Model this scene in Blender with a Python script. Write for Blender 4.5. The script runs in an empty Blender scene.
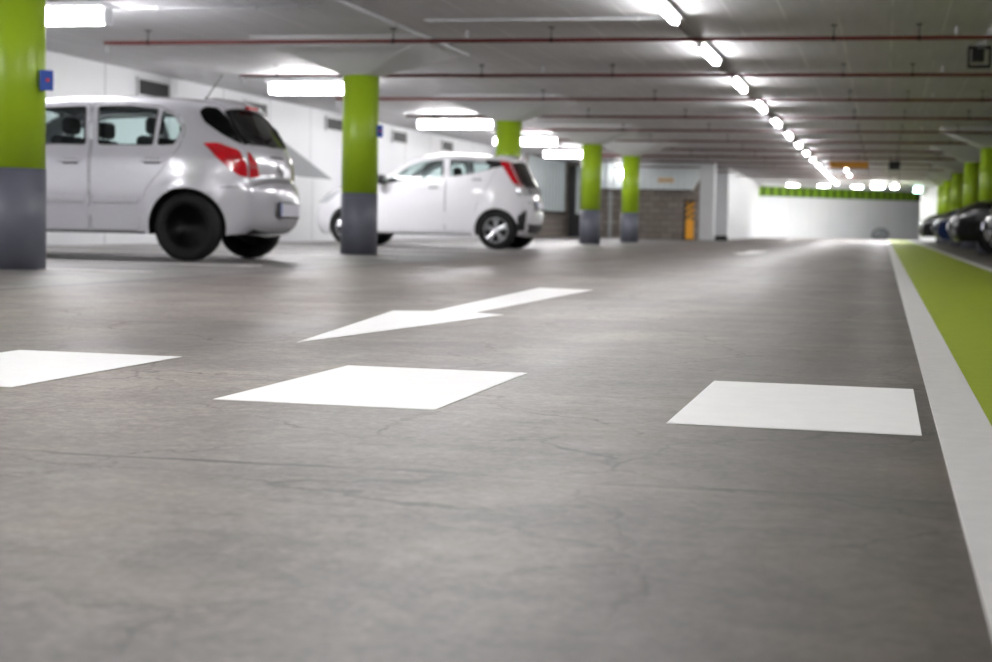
import bpy, bmesh, math, random
import numpy as np
from mathutils import Vector, Matrix
from mathutils.geometry import delaunay_2d_cdt

random.seed(7)
sc = bpy.context.scene
COL = sc.collection
PI = math.pi

# ------------------------------------------------------------------ helpers
def obj(name, bm, mat, parent=None, smooth=False):
    me = bpy.data.meshes.new(name)
    bm.to_mesh(me); bm.free()
    mats = mat if isinstance(mat, (list, tuple)) else [mat]
    for m in mats: me.materials.append(m)
    if smooth:
        for p in me.polygons: p.use_smooth = True
    o = bpy.data.objects.new(name, me); COL.objects.link(o)
    if parent: o.parent = parent
    return o

def thing(name, label, cat, loc=(0, 0, 0), rz=0, group=None):
    o = bpy.data.objects.new(name, None); COL.objects.link(o)
    o.empty_display_size = .1
    o.location = loc; o.rotation_euler = (0, 0, rz)
    o['label'] = label; o['category'] = cat
    if group: o['group'] = group
    return o

def tag(o, label, cat, group=None):
    o['label'] = label; o['category'] = cat
    if group: o['group'] = group
    return o

def struct(o, label=None):
    o['kind'] = 'structure'
    if label: o['label'] = label
    return o

def dup(root, loc, rz=None, label=None, group=None):
    r = root.copy(); COL.objects.link(r); r.location = loc
    if rz is not None: r.rotation_euler = (0, 0, rz)
    if label: r['label'] = label
    if group: r['group'] = group
    for ch in list(root.children):
        c = ch.copy(); COL.objects.link(c); c.parent = r
        for g in ch.children:
            d = g.copy(); COL.objects.link(d); d.parent = c
    return r

def box(bm, x0, x1, y0, y1, z0, z1, bev=0, mi=0):
    r = bmesh.ops.create_cube(bm, size=1)
    vs = r['verts']
    for v in vs:
        v.co = Vector(((x0+x1)/2+v.co.x*(x1-x0), (y0+y1)/2+v.co.y*(y1-y0), (z0+z1)/2+v.co.z*(z1-z0)))
    fs = list({f for v in vs for f in v.link_faces})
    for f in fs: f.material_index = mi
    if bev:
        es = list({e for v in vs for e in v.link_edges})
        bmesh.ops.bevel(bm, geom=es, offset=bev, segments=2, affect='EDGES', profile=.5)
    return bm

def tube(bm, a, b, r, seg=12, r2=None, mi=0):
    a = Vector(a); b = Vector(b); d = b-a
    q = Vector((0, 0, 1)).rotation_difference(d.normalized()).to_matrix().to_4x4()
    M = Matrix.Translation((a+b)/2) @ q
    res = bmesh.ops.create_cone(bm, cap_ends=True, segments=seg, radius1=r, radius2=r if r2 is None else r2, depth=d.length, matrix=M)
    for f in {f for v in res['verts'] for f in v.link_faces}: f.material_index = mi
    return bm

def lathe(bm, prof, seg=32, axis='y', c=(0, 0, 0), closed=False):
    """prof: list of (axial, radius)."""
    rings = []
    for a, r in prof:
        ring = []
        for k in range(seg):
            t = 2*PI*k/seg
            u, w = r*math.cos(t), r*math.sin(t)
            p = {'y': (u, a, w), 'z': (u, w, a), 'x': (a, u, w)}[axis]
            ring.append(bm.verts.new(Vector(p)+Vector(c)))
        rings.append(ring)
    n = len(rings)
    for i in range(n if closed else n-1):
        A, B = rings[i], rings[(i+1) % n]
        for k in range(seg):
            try: bm.faces.new((A[k], A[(k+1) % seg], B[(k+1) % seg], B[k]))
            except ValueError: pass
    if not closed:
        for ring in (rings[0], rings[-1]):
            if prof[0][1] > 1e-4:
                try: bm.faces.new(ring)
                except ValueError: pass
    bmesh.ops.recalc_face_normals(bm, faces=bm.faces[:])
    return bm

def prism(bm, poly, z0, z1):
    a = [bm.verts.new((x, y, z0)) for x, y in poly]
    b = [bm.verts.new((x, y, z1)) for x, y in poly]
    n = len(poly)
    bm.faces.new(a[::-1]); bm.faces.new(b)
    for i in range(n): bm.faces.new((a[i], a[(i+1) % n], b[(i+1) % n], b[i]))
    bmesh.ops.recalc_face_normals(bm, faces=bm.faces[:])
    return bm

# ------------------------------------------------------------------ materials
def lin(c):
    return tuple(((v/255)/12.92 if v/255 <= .04045 else ((v/255+.055)/1.055)**2.4) for v in c)

def newmat(name):
    m = bpy.data.materials.new(name); m.use_nodes = True
    nt = m.node_tree
    return m, nt, nt.nodes['Principled BSDF']

def pmat(name, rgb, rough=.5, metal=0, noise=.05, nscale=8, coat=0, bump=0, bscale=40, spec=.5):
    m, nt, b = newmat(name)
    c = rgb
    tc = nt.nodes.new('ShaderNodeTexCoord')
    nz = nt.nodes.new('ShaderNodeTexNoise'); nz.inputs['Scale'].default_value = nscale; nz.inputs['Detail'].default_value = 4
    nt.links.new(tc.outputs['Object'], nz.inputs['Vector'])
    rp = nt.nodes.new('ShaderNodeValToRGB')
    rp.color_ramp.elements[0].position = .3; rp.color_ramp.elements[1].position = .7
    rp.color_ramp.elements[0].color = (*[max(0, v*(1-noise)) for v in c], 1)
    rp.color_ramp.elements[1].color = (*[min(1, v*(1+noise)) for v in c], 1)
    nt.links.new(nz.outputs['Fac'], rp.inputs['Fac'])
    nt.links.new(rp.outputs['Color'], b.inputs['Base Color'])
    b.inputs['Roughness'].default_value = rough; b.inputs['Metallic'].default_value = metal
    b.inputs['Specular IOR Level'].default_value = spec
    if coat: b.inputs['Coat Weight'].default_value = coat; b.inputs['Coat Roughness'].default_value = .04
    if bump:
        n2 = nt.nodes.new('ShaderNodeTexNoise'); n2.inputs['Scale'].default_value = bscale; n2.inputs['Detail'].default_value = 5
        nt.links.new(tc.outputs['Object'], n2.inputs['Vector'])
        bp = nt.nodes.new('ShaderNodeBump'); bp.inputs['Strength'].default_value = bump; bp.inputs['Distance'].default_value = .01
        nt.links.new(n2.outputs['Fac'], bp.inputs['Height']); nt.links.new(bp.outputs['Normal'], b.inputs['Normal'])
    return m

def emat(name, rgb, strength):
    m, nt, b = newmat(name)
    b.inputs['Base Color'].default_value = (.8, .8, .8, 1)
    b.inputs['Emission Color'].default_value = (*rgb, 1)
    b.inputs['Emission Strength'].default_value = strength
    return m

def glassmat(name, tint, refl=.08):
    m = bpy.data.materials.new(name); m.use_nodes = True
    nt = m.node_tree; nt.nodes.clear()
    out = nt.nodes.new('ShaderNodeOutputMaterial')
    tr = nt.nodes.new('ShaderNodeBsdfTransparent'); tr.inputs['Color'].default_value = (*tint, 1)
    gl = nt.nodes.new('ShaderNodeBsdfGlossy'); gl.inputs['Roughness'].default_value = .02
    fr = nt.nodes.new('ShaderNodeFresnel'); ge = nt.nodes.new('ShaderNodeNewGeometry')
    io = nt.nodes.new('ShaderNodeMapRange'); io.inputs[3].default_value = 1.45; io.inputs[4].default_value = 1/1.45
    nt.links.new(ge.outputs['Backfacing'], io.inputs[0]); nt.links.new(io.outputs[0], fr.inputs['IOR'])
    mx = nt.nodes.new('ShaderNodeMixShader')
    nt.links.new(fr.outputs[0], mx.inputs[0]); nt.links.new(tr.outputs[0], mx.inputs[1]); nt.links.new(gl.outputs[0], mx.inputs[2])
    nt.links.new(mx.outputs[0], out.inputs['Surface'])
    return m

def N(nt, t, **kw):
    n = nt.nodes.new(t)
    for k, v in kw.items():
        if k in n.inputs: n.inputs[k].default_value = v
        else: setattr(n, k, v)
    return n

def mix(nt, fac, a, b, blend='MIX'):
    n = nt.nodes.new('ShaderNodeMix'); n.data_type = 'RGBA'; n.blend_type = blend
    for s, v in ((0, fac), (6, a), (7, b)):
        if isinstance(v, (int, float)): n.inputs[s].default_value = v
        elif isinstance(v, tuple): n.inputs[s].default_value = (*v, 1) if len(v) == 3 else v
        else: nt.links.new(v, n.inputs[s])
    return n.outputs[2]

def math_(nt, op, a, b=0.0):
    n = nt.nodes.new('ShaderNodeMath'); n.operation = op
    for s, v in ((0, a), (1, b)):
        if isinstance(v, (int, float)): n.inputs[s].default_value = v
        else: nt.links.new(v, n.inputs[s])
    return n.outputs[0]

def ramp(nt, fac, stops):
    r = nt.nodes.new('ShaderNodeValToRGB')
    e = r.color_ramp.elements
    while len(e) < len(stops): e.new(.5)
    for el, (p, c) in zip(e, stops):
        el.position = p; el.color = (c, c, c, 1) if isinstance(c, (int, float)) else (*c, 1)
    nt.links.new(fac, r.inputs[0])
    return r.outputs[0]

def floor_material():
    m, nt, b = newmat('worn_concrete_floor')
    tc = nt.nodes.new('ShaderNodeTexCoord'); P = tc.outputs['Object']
    sep = nt.nodes.new('ShaderNodeSeparateXYZ'); nt.links.new(P, sep.inputs[0])
    big = N(nt, 'ShaderNodeTexNoise', Scale=.35, Detail=5., Roughness=.6); nt.links.new(P, big.inputs['Vector'])
    mid = N(nt, 'ShaderNodeTexNoise', Scale=3., Detail=8., Roughness=.65); nt.links.new(P, mid.inputs['Vector'])
    fine = N(nt, 'ShaderNodeTexNoise', Scale=70., Detail=6., Roughness=.7); nt.links.new(P, fine.inputs['Vector'])
    speck = N(nt, 'ShaderNodeTexVoronoi', Scale=260.); nt.links.new(P, speck.inputs['Vector'])
    # the lane is a brownish grey screed, the bays beyond the joint a paler slab
    lane = mix(nt, mid.outputs['Fac'], lin((100, 93, 88)), lin((147, 139, 133)))
    edge = N(nt, 'ShaderNodeMapRange'); edge.interpolation_type = 'SMOOTHSTEP'; edge.inputs[1].default_value = -1.7; edge.inputs[2].default_value = .1
    nt.links.new(math_(nt, 'ADD', sep.outputs['X'], math_(nt, 'MULTIPLY', math_(nt, 'SUBTRACT', big.outputs['Fac'], .5), 1.6)), edge.inputs[0])
    lane = mix(nt, math_(nt, 'MULTIPLY', edge.outputs[0], .8), lane, lin((84, 79, 74)))   # gradually darker towards the walkway, edge varied by noise
    bays = mix(nt, mid.outputs['Fac'], lin((124, 121, 119)), lin((152, 149, 147)))
    isbay = ramp(nt, math_(nt, 'MULTIPLY_ADD', sep.outputs['X'], -1.0), [(0, 0), (1, 1)])
    lt = nt.nodes.new('ShaderNodeMath'); lt.operation = 'LESS_THAN'; nt.links.new(sep.outputs['X'], lt.inputs[0]); lt.inputs[1].default_value = -4.4
    base = mix(nt, lt.outputs[0], lane, bays)
    base = mix(nt, .8, base, ramp(nt, big.outputs['Fac'], [(.3, .62), (.7, 1.25)]), 'MULTIPLY')
    base = mix(nt, .8, base, ramp(nt, fine.outputs['Fac'], [(.32, .55), (.68, 1.35)]), 'MULTIPLY')
    grit = N(nt, 'ShaderNodeTexNoise', Scale=24., Detail=8., Roughness=.75); nt.links.new(P, grit.inputs['Vector'])
    base = mix(nt, .7, base, ramp(nt, grit.outputs['Fac'], [(.34, .56), (.66, 1.4)]), 'MULTIPLY')
    blot = N(nt, 'ShaderNodeTexNoise', Scale=1.7, Detail=10., Roughness=.7, Distortion=.6); nt.links.new(P, blot.inputs['Vector'])
    base = mix(nt, .8, base, ramp(nt, blot.outputs['Fac'], [(.32, .66), (.62, 1.2)]), 'MULTIPLY')
    base = mix(nt, ramp(nt, blot.outputs['Fac'], [(.5, 0), (.75, .35)]), base, lin((150, 134, 118)))
    # tyre-polished darker tracks along the lane, broken by noise
    wx = N(nt, 'ShaderNodeTexNoise', Scale=1.0, Detail=6., Roughness=.6)
    mp = nt.nodes.new('ShaderNodeMapping'); mp.inputs['Scale'].default_value = (1.3, .12, 1); nt.links.new(P, mp.inputs[0]); nt.links.new(mp.outputs[0], wx.inputs['Vector'])
    base = mix(nt, .5, base, ramp(nt, wx.outputs['Fac'], [(.35, .68), (.62, 1.15)]), 'MULTIPLY')
    # scuffs running across
    sx = N(nt, 'ShaderNodeTexNoise', Scale=2.0, Detail=7., Roughness=.7)
    mp2 = nt.nodes.new('ShaderNodeMapping'); mp2.inputs['Scale'].default_value = (.5, 3.2, 1); mp2.inputs['Rotation'].default_value = (0, 0, .12)
    nt.links.new(P, mp2.inputs[0]); nt.links.new(mp2.outputs[0], sx.inputs['Vector'])
    base = mix(nt, .5, base, ramp(nt, sx.outputs['Fac'], [(.36, .72), (.62, 1.14)]), 'MULTIPLY')
    # hairline cracks
    dn = N(nt, 'ShaderNodeTexNoise', Scale=3.4, Detail=9., Roughness=.62); nt.links.new(P, dn.inputs['Vector'])
    add = nt.nodes.new('ShaderNodeVectorMath'); add.operation = 'MULTIPLY_ADD'
    nt.links.new(dn.outputs['Color'], add.inputs[0]); add.inputs[1].default_value = (.42, .42, 0); nt.links.new(P, add.inputs[2])
    vor = N(nt, 'ShaderNodeTexVoronoi', Scale=1.5); vor.feature = 'DISTANCE_TO_EDGE'; nt.links.new(add.outputs[0], vor.inputs['Vector'])
    crack = ramp(nt, vor.outputs['Distance'], [(0, 1), (.004, .6), (.009, 0)])
    vor2 = N(nt, 'ShaderNodeTexVoronoi', Scale=3.1); vor2.feature = 'DISTANCE_TO_EDGE'; nt.links.new(add.outputs[0], vor2.inputs['Vector'])
    crack2 = ramp(nt, vor2.outputs['Distance'], [(0, .8), (.009, 0)])
    msk = ramp(nt, mid.outputs['Fac'], [(.42, 0), (.6, 1)])
    msk2 = ramp(nt, big.outputs['Fac'], [(.45, 0), (.6, 1)])
    cr = math_(nt, 'MAXIMUM', math_(nt, 'MULTIPLY', crack, math_(nt, 'ADD', msk, .3)), math_(nt, 'MULTIPLY', math_(nt, 'MULTIPLY', crack2, msk), msk2))
    # expansion joints: along the bays at x=-4.4, and one across the lane
    jx = math_(nt, 'LESS_THAN', math_(nt, 'ABSOLUTE', math_(nt, 'ADD', sep.outputs['X'], 4.4)), .05)
    wob = math_(nt, 'MULTIPLY', dn.outputs['Fac'], .09)
    jy = math_(nt, 'LESS_THAN', math_(nt, 'ABSOLUTE', math_(nt, 'SUBTRACT', math_(nt, 'ADD', sep.outputs['Y'], wob), 2.46)), .011)
    jl = math_(nt, 'GREATER_THAN', sep.outputs['X'], -4.4)
    cr = math_(nt, 'MAXIMUM', cr, math_(nt, 'MAXIMUM', jx, math_(nt, 'MULTIPLY', math_(nt, 'MULTIPLY', jy, jl), math_(nt, 'ADD', msk, .35))))
    col = mix(nt, math_(nt, 'MULTIPLY', cr, .72), base, lin((48, 44, 41)))
    nt.links.new(col, b.inputs['Base Color'])
    rg = ramp(nt, wx.outputs['Fac'], [(.3, .36), (.7, .56)])
    nt.links.new(rg, b.inputs['Roughness'])
    b.inputs['Specular IOR Level'].default_value = .45
    h = math_(nt, 'SUBTRACT', math_(nt, 'ADD', math_(nt, 'MULTIPLY', fine.outputs['Fac'], .35), math_(nt, 'MULTIPLY', grit.outputs['Fac'], .4)), math_(nt, 'MULTIPLY', cr, .8))
    bp = N(nt, 'ShaderNodeBump', Strength=.35, Distance=.004); nt.links.new(h, bp.inputs['Height']); nt.links.new(bp.outputs['Normal'], b.inputs['Normal'])
    return m

def ceiling_material():
    m, nt, b = newmat('board_marked_ceiling_paint')
    tc = nt.nodes.new('ShaderNodeTexCoord'); P = tc.outputs['Object']
    sep = nt.nodes.new('ShaderNodeSeparateXYZ'); nt.links.new(P, sep.inputs[0])
    mp = nt.nodes.new('ShaderNodeMapping'); mp.inputs['Scale'].default_value = (9, .5, 1); nt.links.new(P, mp.inputs[0])
    nz = N(nt, 'ShaderNodeTexNoise', Scale=1.2, Detail=6.); nt.links.new(mp.outputs[0], nz.inputs['Vector'])
    g = N(nt, 'ShaderNodeTexNoise', Scale=.6, Detail=5.); nt.links.new(P, g.inputs['Vector'])
    fr = math_(nt, 'FRACT', math_(nt, 'MULTIPLY', sep.outputs['X'], 2.0))
    seam = math_(nt, 'LESS_THAN', fr, .03)
    fy = math_(nt, 'FRACT', math_(nt, 'MULTIPLY', sep.outputs['Y'], .42))
    seamy = math_(nt, 'LESS_THAN', fy, .008)
    base = mix(nt, nz.outputs['Fac'], lin((200, 200, 201)), lin((226, 226, 227)))
    base = mix(nt, .5, base, ramp(nt, g.outputs['Fac'], [(.3, .8), (.7, 1.1)]), 'MULTIPLY')
    ms = ramp(nt, nz.outputs['Fac'], [(.40, 0), (.55, 1)])
    base = mix(nt, math_(nt, 'MULTIPLY', seam, ms), base, lin((248, 248, 248)))
    base = mix(nt, math_(nt, 'MULTIPLY', seamy, .5), base, lin((215, 215, 215)))
    nt.links.new(base, b.inputs['Base Color'])
    b.inputs['Roughness'].default_value = .6; b.inputs['Specular IOR Level'].default_value = .22
    hh = math_(nt, 'ADD', math_(nt, 'MULTIPLY', seam, .6), math_(nt, 'MULTIPLY', nz.outputs['Fac'], .5))
    bp = N(nt, 'ShaderNodeBump', Strength=.3, Distance=.006); nt.links.new(hh, bp.inputs['Height']); nt.links.new(bp.outputs['Normal'], b.inputs['Normal'])
    return m

def panelwall_material(name, a, bb, axis='Y', pitch=2.0, width=.02, joint=(150, 153, 156)):
    m, nt, b = newmat(name)
    tc = nt.nodes.new('ShaderNodeTexCoord'); P = tc.outputs['Object']
    sep = nt.nodes.new('ShaderNodeSeparateXYZ'); nt.links.new(P, sep.inputs[0])
    nz = N(nt, 'ShaderNodeTexNoise', Scale=.9, Detail=5.); nt.links.new(P, nz.inputs['Vector'])
    base = mix(nt, nz.outputs['Fac'], lin(a), lin(bb))
    fr = math_(nt, 'FRACT', math_(nt, 'DIVIDE', sep.outputs[axis], pitch))
    j = math_(nt, 'LESS_THAN', fr, width/pitch)
    base = mix(nt, j, base, lin(joint))
    nt.links.new(base, b.inputs['Base Color']); b.inputs['Roughness'].default_value = .5
    bp = N(nt, 'ShaderNodeBump', Strength=.5, Distance=.01); bp.invert = True
    nt.links.new(j, bp.inputs['Height']); nt.links.new(bp.outputs['Normal'], b.inputs['Normal'])
    return m

def block_material():
    m, nt, b = newmat('brown_grey_blockwork')
    tc = nt.nodes.new('ShaderNodeTexCoord'); P = tc.outputs['Object']
    sw = nt.nodes.new('ShaderNodeSeparateXYZ'); nt.links.new(P, sw.inputs[0])
    cb = nt.nodes.new('ShaderNodeCombineXYZ'); nt.links.new(sw.outputs['X'], cb.inputs[0]); nt.links.new(sw.outputs['Z'], cb.inputs[1])
    br = nt.nodes.new('ShaderNodeTexBrick'); nt.links.new(cb.outputs[0], br.inputs['Vector'])
    br.inputs['Scale'].default_value = 1; br.inputs['Brick Width'].default_value = .4; br.inputs['Row Height'].default_value = .2
    br.inputs['Mortar Size'].default_value = .012
    br.inputs['Color1'].default_value = (*lin((176, 165, 155)), 1); br.inputs['Color2'].default_value = (*lin((150, 140, 131)), 1)
    br.inputs['Mortar'].default_value = (*lin((112, 107, 103)), 1)
    nt.links.new(br.outputs['Color'], b.inputs['Base Color']); b.inputs['Roughness'].default_value = .85
    bp = N(nt, 'ShaderNodeBump', Strength=.6, Distance=.01); bp.invert = True
    nt.links.new(br.outputs['Fac'], bp.inputs['Height']); nt.links.new(bp.outputs['Normal'], b.inputs['Normal'])
    return m

def paint_mark(name, rgb, wear=.12):
    m, nt, b = newmat(name)
    tc = nt.nodes.new('ShaderNodeTexCoord'); P = tc.outputs['Object']
    n1 = N(nt, 'ShaderNodeTexNoise', Scale=14., Detail=8., Roughness=.7); nt.links.new(P, n1.inputs['Vector'])
    n2 = N(nt, 'ShaderNodeTexNoise', Scale=120., Detail=4.); nt.links.new(P, n2.inputs['Vector'])
    c = lin(rgb)
    base = mix(nt, ramp(nt, n1.outputs['Fac'], [(.35, 0), (.75, 1)]), c, tuple(v*(1-wear) for v in c))
    nt.links.new(base, b.inputs['Base Color']); b.inputs['Roughness'].default_value = .55
    bp = N(nt, 'ShaderNodeBump', Strength=.25, Distance=.002); nt.links.new(n2.outputs['Fac'], bp.inputs['Height']); nt.links.new(bp.outputs['Normal'], b.inputs['Normal'])
    return m

def stripes_material():
    m, nt, b = newmat('orange_black_hazard_paint')
    tc = nt.nodes.new('ShaderNodeTexCoord'); P = tc.outputs['Object']
    sep = nt.nodes.new('ShaderNodeSeparateXYZ'); nt.links.new(P, sep.inputs[0])
    d = math_(nt, 'FRACT', math_(nt, 'MULTIPLY', math_(nt, 'SUBTRACT', sep.outputs['Z'], math_(nt, 'MULTIPLY', sep.outputs['X'], .8)), 5.5))
    s = math_(nt, 'LESS_THAN', d, .5)
    up = math_(nt, 'GREATER_THAN', sep.outputs['Z'], .62)
    nt.links.new(mix(nt, math_(nt, 'MULTIPLY', s, up), lin((255, 178, 8)), lin((8, 6, 4))), b.inputs['Base Color'])
    b.inputs['Roughness'].default_value = .5
    return m

M = dict(
    floor=floor_material(), ceiling=ceiling_material(),
    wall=panelwall_material('white_panel_wall_paint', (236, 238, 241), (244, 245, 247), 'Y', 2.0),
    wallx=panelwall_material('white_end_wall_paint', (222, 226, 228), (236, 238, 239), 'X', 1.25, .012, (190, 194, 196)),
    grey_wall=pmat('pale_grey_wall_paint', lin((190, 193, 197)), .6, noise=.04, nscale=2),
    white=pmat('white_render', lin((232, 234, 236)), .55, noise=.03, nscale=2),
    block=block_material(),
    swoosh=pmat('mid_grey_wall_graphic', lin((150, 153, 156)), .6, noise=.03),
    green=pmat('lime_green_column_paint', lin((150, 182, 24)), .38, noise=.06, nscale=3, bump=.08),
    slate=pmat('slate_grey_column_paint', lin((98, 101, 112)), .45, noise=.06, nscale=4, bump=.08),
    capital=pmat('pale_grey_concrete_paint', lin((214, 215, 216)), .65, noise=.05, nscale=2, spec=.2),
    mark=paint_mark('white_road_paint', (246, 246, 245), .06),
    line=paint_mark('greyish_white_line_paint', (214, 213, 211), .12),
    walk=paint_mark('green_walkway_paint', (150, 168, 8), .16),
    red=pmat('red_oxide_pipe_paint', lin((92, 30, 26)), .4, noise=.1),
    steel=pmat('galvanised_steel', lin((205, 207, 209)), .45, .1, noise=.08),
    dark=pmat('dark_anodised_metal', lin((16, 16, 17)), .6, 0, noise=.05),
    cable=pmat('dark_cable_tray', lin((34, 34, 36)), .5, noise=.05),
    housing=pmat('white_lamp_housing', lin((225, 226, 228)), .4, noise=.02),
    lamp=emat('lit_tube_diffuser', (1.0, .985, 1.0), 17.0),
    lamp_boost=emat('lit_boosted_tube_diffuser', (1.0, .985, 1.0), 26.0),
    lamp_far_fill=emat('lit_far_fill_lamp', (1.0, .985, 1.0), 60.0),
    lamp_end=emat('lit_intense_end_lamp', (1.0, .985, 1.0), 190.0),
    teal=emat('lit_green_exit_lamp', (.45, 1.0, .82), 8.0),
    blue=pmat('blue_sign_plastic', lin((24, 74, 170)), .35, noise=.04),
    redp=pmat('red_button_plastic', lin((200, 40, 40)), .3, noise=.04),
    opale=pmat('faded_orange_plate', lin((226, 196, 150)), .5, noise=.06),
    orange=pmat('orange_sign_paint', lin((232, 160, 30)), .45, noise=.06),
    yellow=pmat('yellow_sign_plastic', lin((238, 186, 30)), .45, noise=.04),
    hazard=stripes_material(),
    louvre=pmat('green_louvre_paint', lin((118, 158, 30)), .45, noise=.08),
    louvred=pmat('dark_louvre_gap', lin((38, 56, 12)), .7, noise=.1),
    duct=pmat('ribbed_white_duct_metal', lin((240, 247, 247)), .4, 0, noise=.04),
    tealm=pmat('pale_teal_shutter_metal', lin((232, 241, 242)), .4, 0, noise=.04),
    bin=pmat('grey_plastic_bin', lin((112, 116, 118)), .6, noise=.05),
    silver=pmat('silver_car_paint', lin((222, 222, 229)), .3, .35, noise=.015, nscale=30, coat=1),
    whitecar=pmat('white_car_paint', lin((236, 236, 240)), .32, 0, noise=.01, coat=.9),
    blackcar=pmat('black_car_paint', lin((7, 7, 8)), .2, 0, noise=.02, coat=.12, spec=.2),
    bluecar=pmat('navy_car_paint', lin((8, 26, 66)), .2, 0, noise=.02, coat=.12, spec=.2),
    greycar=pmat('dark_grey_car_paint', lin((24, 26, 28)), .2, 0, noise=.02, coat=.12, spec=.2),
    tintgloss=pmat('dark_tinted_glass_edge', lin((8, 9, 9)), .35, noise=.02, spec=.15),
    glass=glassmat('clear_car_glass', (.78, .88, .87)),
    tint=glassmat('dark_tinted_car_glass', (.055, .065, .065)),
    rubber=pmat('black_tyre_rubber', lin((13, 13, 14)), .75, noise=.1, nscale=20),
    blacktrim=pmat('black_plastic_trim', lin((20, 20, 21)), .5, noise=.08),
    blackrim=pmat('black_steel_rim', lin((16, 16, 17)), .35, .4, noise=.08),
    alloy=pmat('silver_alloy_rim', lin((200, 202, 206)), .28, .8, noise=.03),
    chrome=pmat('polished_chrome', lin((225, 226, 230)), .12, 1, noise=.01),
    redlens=pmat('red_tail_lamp_lens', lin((205, 10, 30)), .15, noise=.1, coat=1),
    smokelens=pmat('smoked_headlamp_lens', lin((38, 40, 43)), .2, 0, noise=.05, coat=1),
    clearlens=pmat('clear_lamp_lens', lin((215, 218, 222)), .12, .4, noise=.05, coat=1),
    plate=pmat('white_number_plate', lin((222, 222, 232)), .4, noise=.02),
    seat=pmat('charcoal_seat_fabric', lin((40, 41, 44)), .9, noise=.1),
    liner=pmat('grey_headliner_fabric', lin((92, 94, 96)), .9, noise=.04),
)

# ------------------------------------------------------------------ camera
YAW, PITCH, ROLL, FPX, CAMZ = .23338224, .06640502, .02031612, 1618.885, .391
fw = np.array([-math.sin(YAW)*math.cos(PITCH), math.cos(YAW)*math.cos(PITCH), -math.sin(PITCH)])
rt = np.array([math.cos(YAW), math.sin(YAW), 0]); up = np.cross(rt, fw)
cR, sR = math.cos(ROLL), math.sin(ROLL)
r2 = cR*rt+sR*up; u2 = -sR*rt+cR*up
cam_d = bpy.data.cameras.new('camera'); cam = bpy.data.objects.new('camera', cam_d); COL.objects.link(cam)
cam.matrix_world = Matrix(((r2[0], u2[0], -fw[0], 0), (r2[1], u2[1], -fw[1], 0), (r2[2], u2[2], -fw[2], CAMZ), (0, 0, 0, 1)))
cam_d.sensor_fit = 'HORIZONTAL'; cam_d.sensor_width = 36; cam_d.lens = FPX/992*36
cam_d.clip_start = .05; cam_d.clip_end = 300
cam_d.dof.use_dof = True; cam_d.dof.focus_distance = 3.75; cam_d.dof.aperture_fstop = 4.8
sc.camera = cam

# ------------------------------------------------------------------ the setting
CZ = 2.42
XL, XR = -10.2, 8.0
YB, YE = -9.0, 84.0
o = obj('floor', box(bmesh.new(), XL-.2, XR+.2, YB-.2, YE, -.2, 0), M['floor']); struct(o)
o = obj('ceiling', box(bmesh.new(), XL-.2, XR+.2, YB-.2, YE, CZ, CZ+.25), M['ceiling']); struct(o)
o = obj('wall_left', box(bmesh.new(), XL-.2, XL, YB, 52.2, 0, CZ), M['wall']); struct(o)
o = obj('wall_right', box(bmesh.new(), XR, XR+.2, YB, YE, 0, CZ), M['grey_wall']); struct(o)
o = obj('wall_behind', box(bmesh.new(), XL, XR, YB-.2, YB, 0, CZ), M['grey_wall']); struct(o)
o = obj('wall_block', box(bmesh.new(), XL, -5.4, 52, 52.2, 0, CZ), M['block']); struct(o)
# white side wall of the core, with its pilaster and recess
bm = bmesh.new()
prism(bm, [(-6.2, 56.0), (-5.23, 56.0), (-5.25, 62.0), (-5.33, 62.0), (-5.5, 73.6), (-6.2, 73.6)], 0, CZ)
o = obj('wall_core', bm, M['white']); struct(o)
o = obj('wall_return', box(bmesh.new(), -5.95, -5.75, 52.2, 56, 0, CZ), M['grey_wall']); struct(o)
o = obj('wall_pier', box(bmesh.new(), -5.55, -5.10, 50, 50.5, 0, CZ, .02), M['white']); struct(o)
# far end wall, slightly skewed
ex0, ey0, ex1, ey1 = -5.9, 73.3, 1.75, 81.4
L = math.hypot(ex1-ex0, ey1-ey0); ea = math.atan2(ey1-ey0, ex1-ex0)
o = obj('wall_far', box(bmesh.new(), 0, L, 0, .2, 0, CZ), M['wallx']); o.location = (ex0, ey0, 0); o.rotation_euler = (0, 0, ea); struct(o)
o = obj('wall_partition', box(bmesh.new(), 1.55, XR, 75, 75.2, 0, CZ), M['white']); struct(o)
# grey dado on the left wall
o = obj('trim_1', box(bmesh.new(), XL, XL+.05, 24, 30.6, 0, 1.15), M['wall']); struct(o)

# green louvre band high on the far wall
bm = bmesh.new(); box(bm, .35, L-.1, -.06, -.002, 1.86, 2.30)
lv = thing('louvre_band', 'long green louvred band along top of the far white wall', 'louvre', (ex0, ey0, 0), ea)
obj('backing', bm, M['louvred'], lv)
bm = bmesh.new()
k = .36
while k < L-.4:
    w = .32 if random.random() < .75 else .2
    box(bm, k, k+w, -.10, -.055, 1.88, 2.28, .006); k += w+.17
obj('louvre_panels', bm, M['louvre'], lv)
bm = bmesh.new(); box(bm, .33, L-.08, -.11, -.002, 2.30, 2.34); box(bm, .33, L-.08, -.11, -.002, 1.83, 1.86)
obj('frame', bm, M['white'], lv)

# walkway and painted lines
o = obj('green_walkway', box(bmesh.new(), .225, 1.07, -6, 73.9, 0, .003), M['walk']); struct(o, 'green painted pedestrian walkway along right side of the lane')
o = obj('lane_line', box(bmesh.new(),   .116, .225, -6, 74, 0, .004), M['line']); tag(o, 'long white painted line between grey lane and green walkway', 'floor marking', 'white lines beside the walkway')
o = obj('lane_line', box(bmesh.new(), 1.07, 1.18, -6, 74, 0, .004), M['line']); tag(o, 'white painted line between green walkway and the dark parked cars', 'floor marking', 'white lines beside the walkway')

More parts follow.
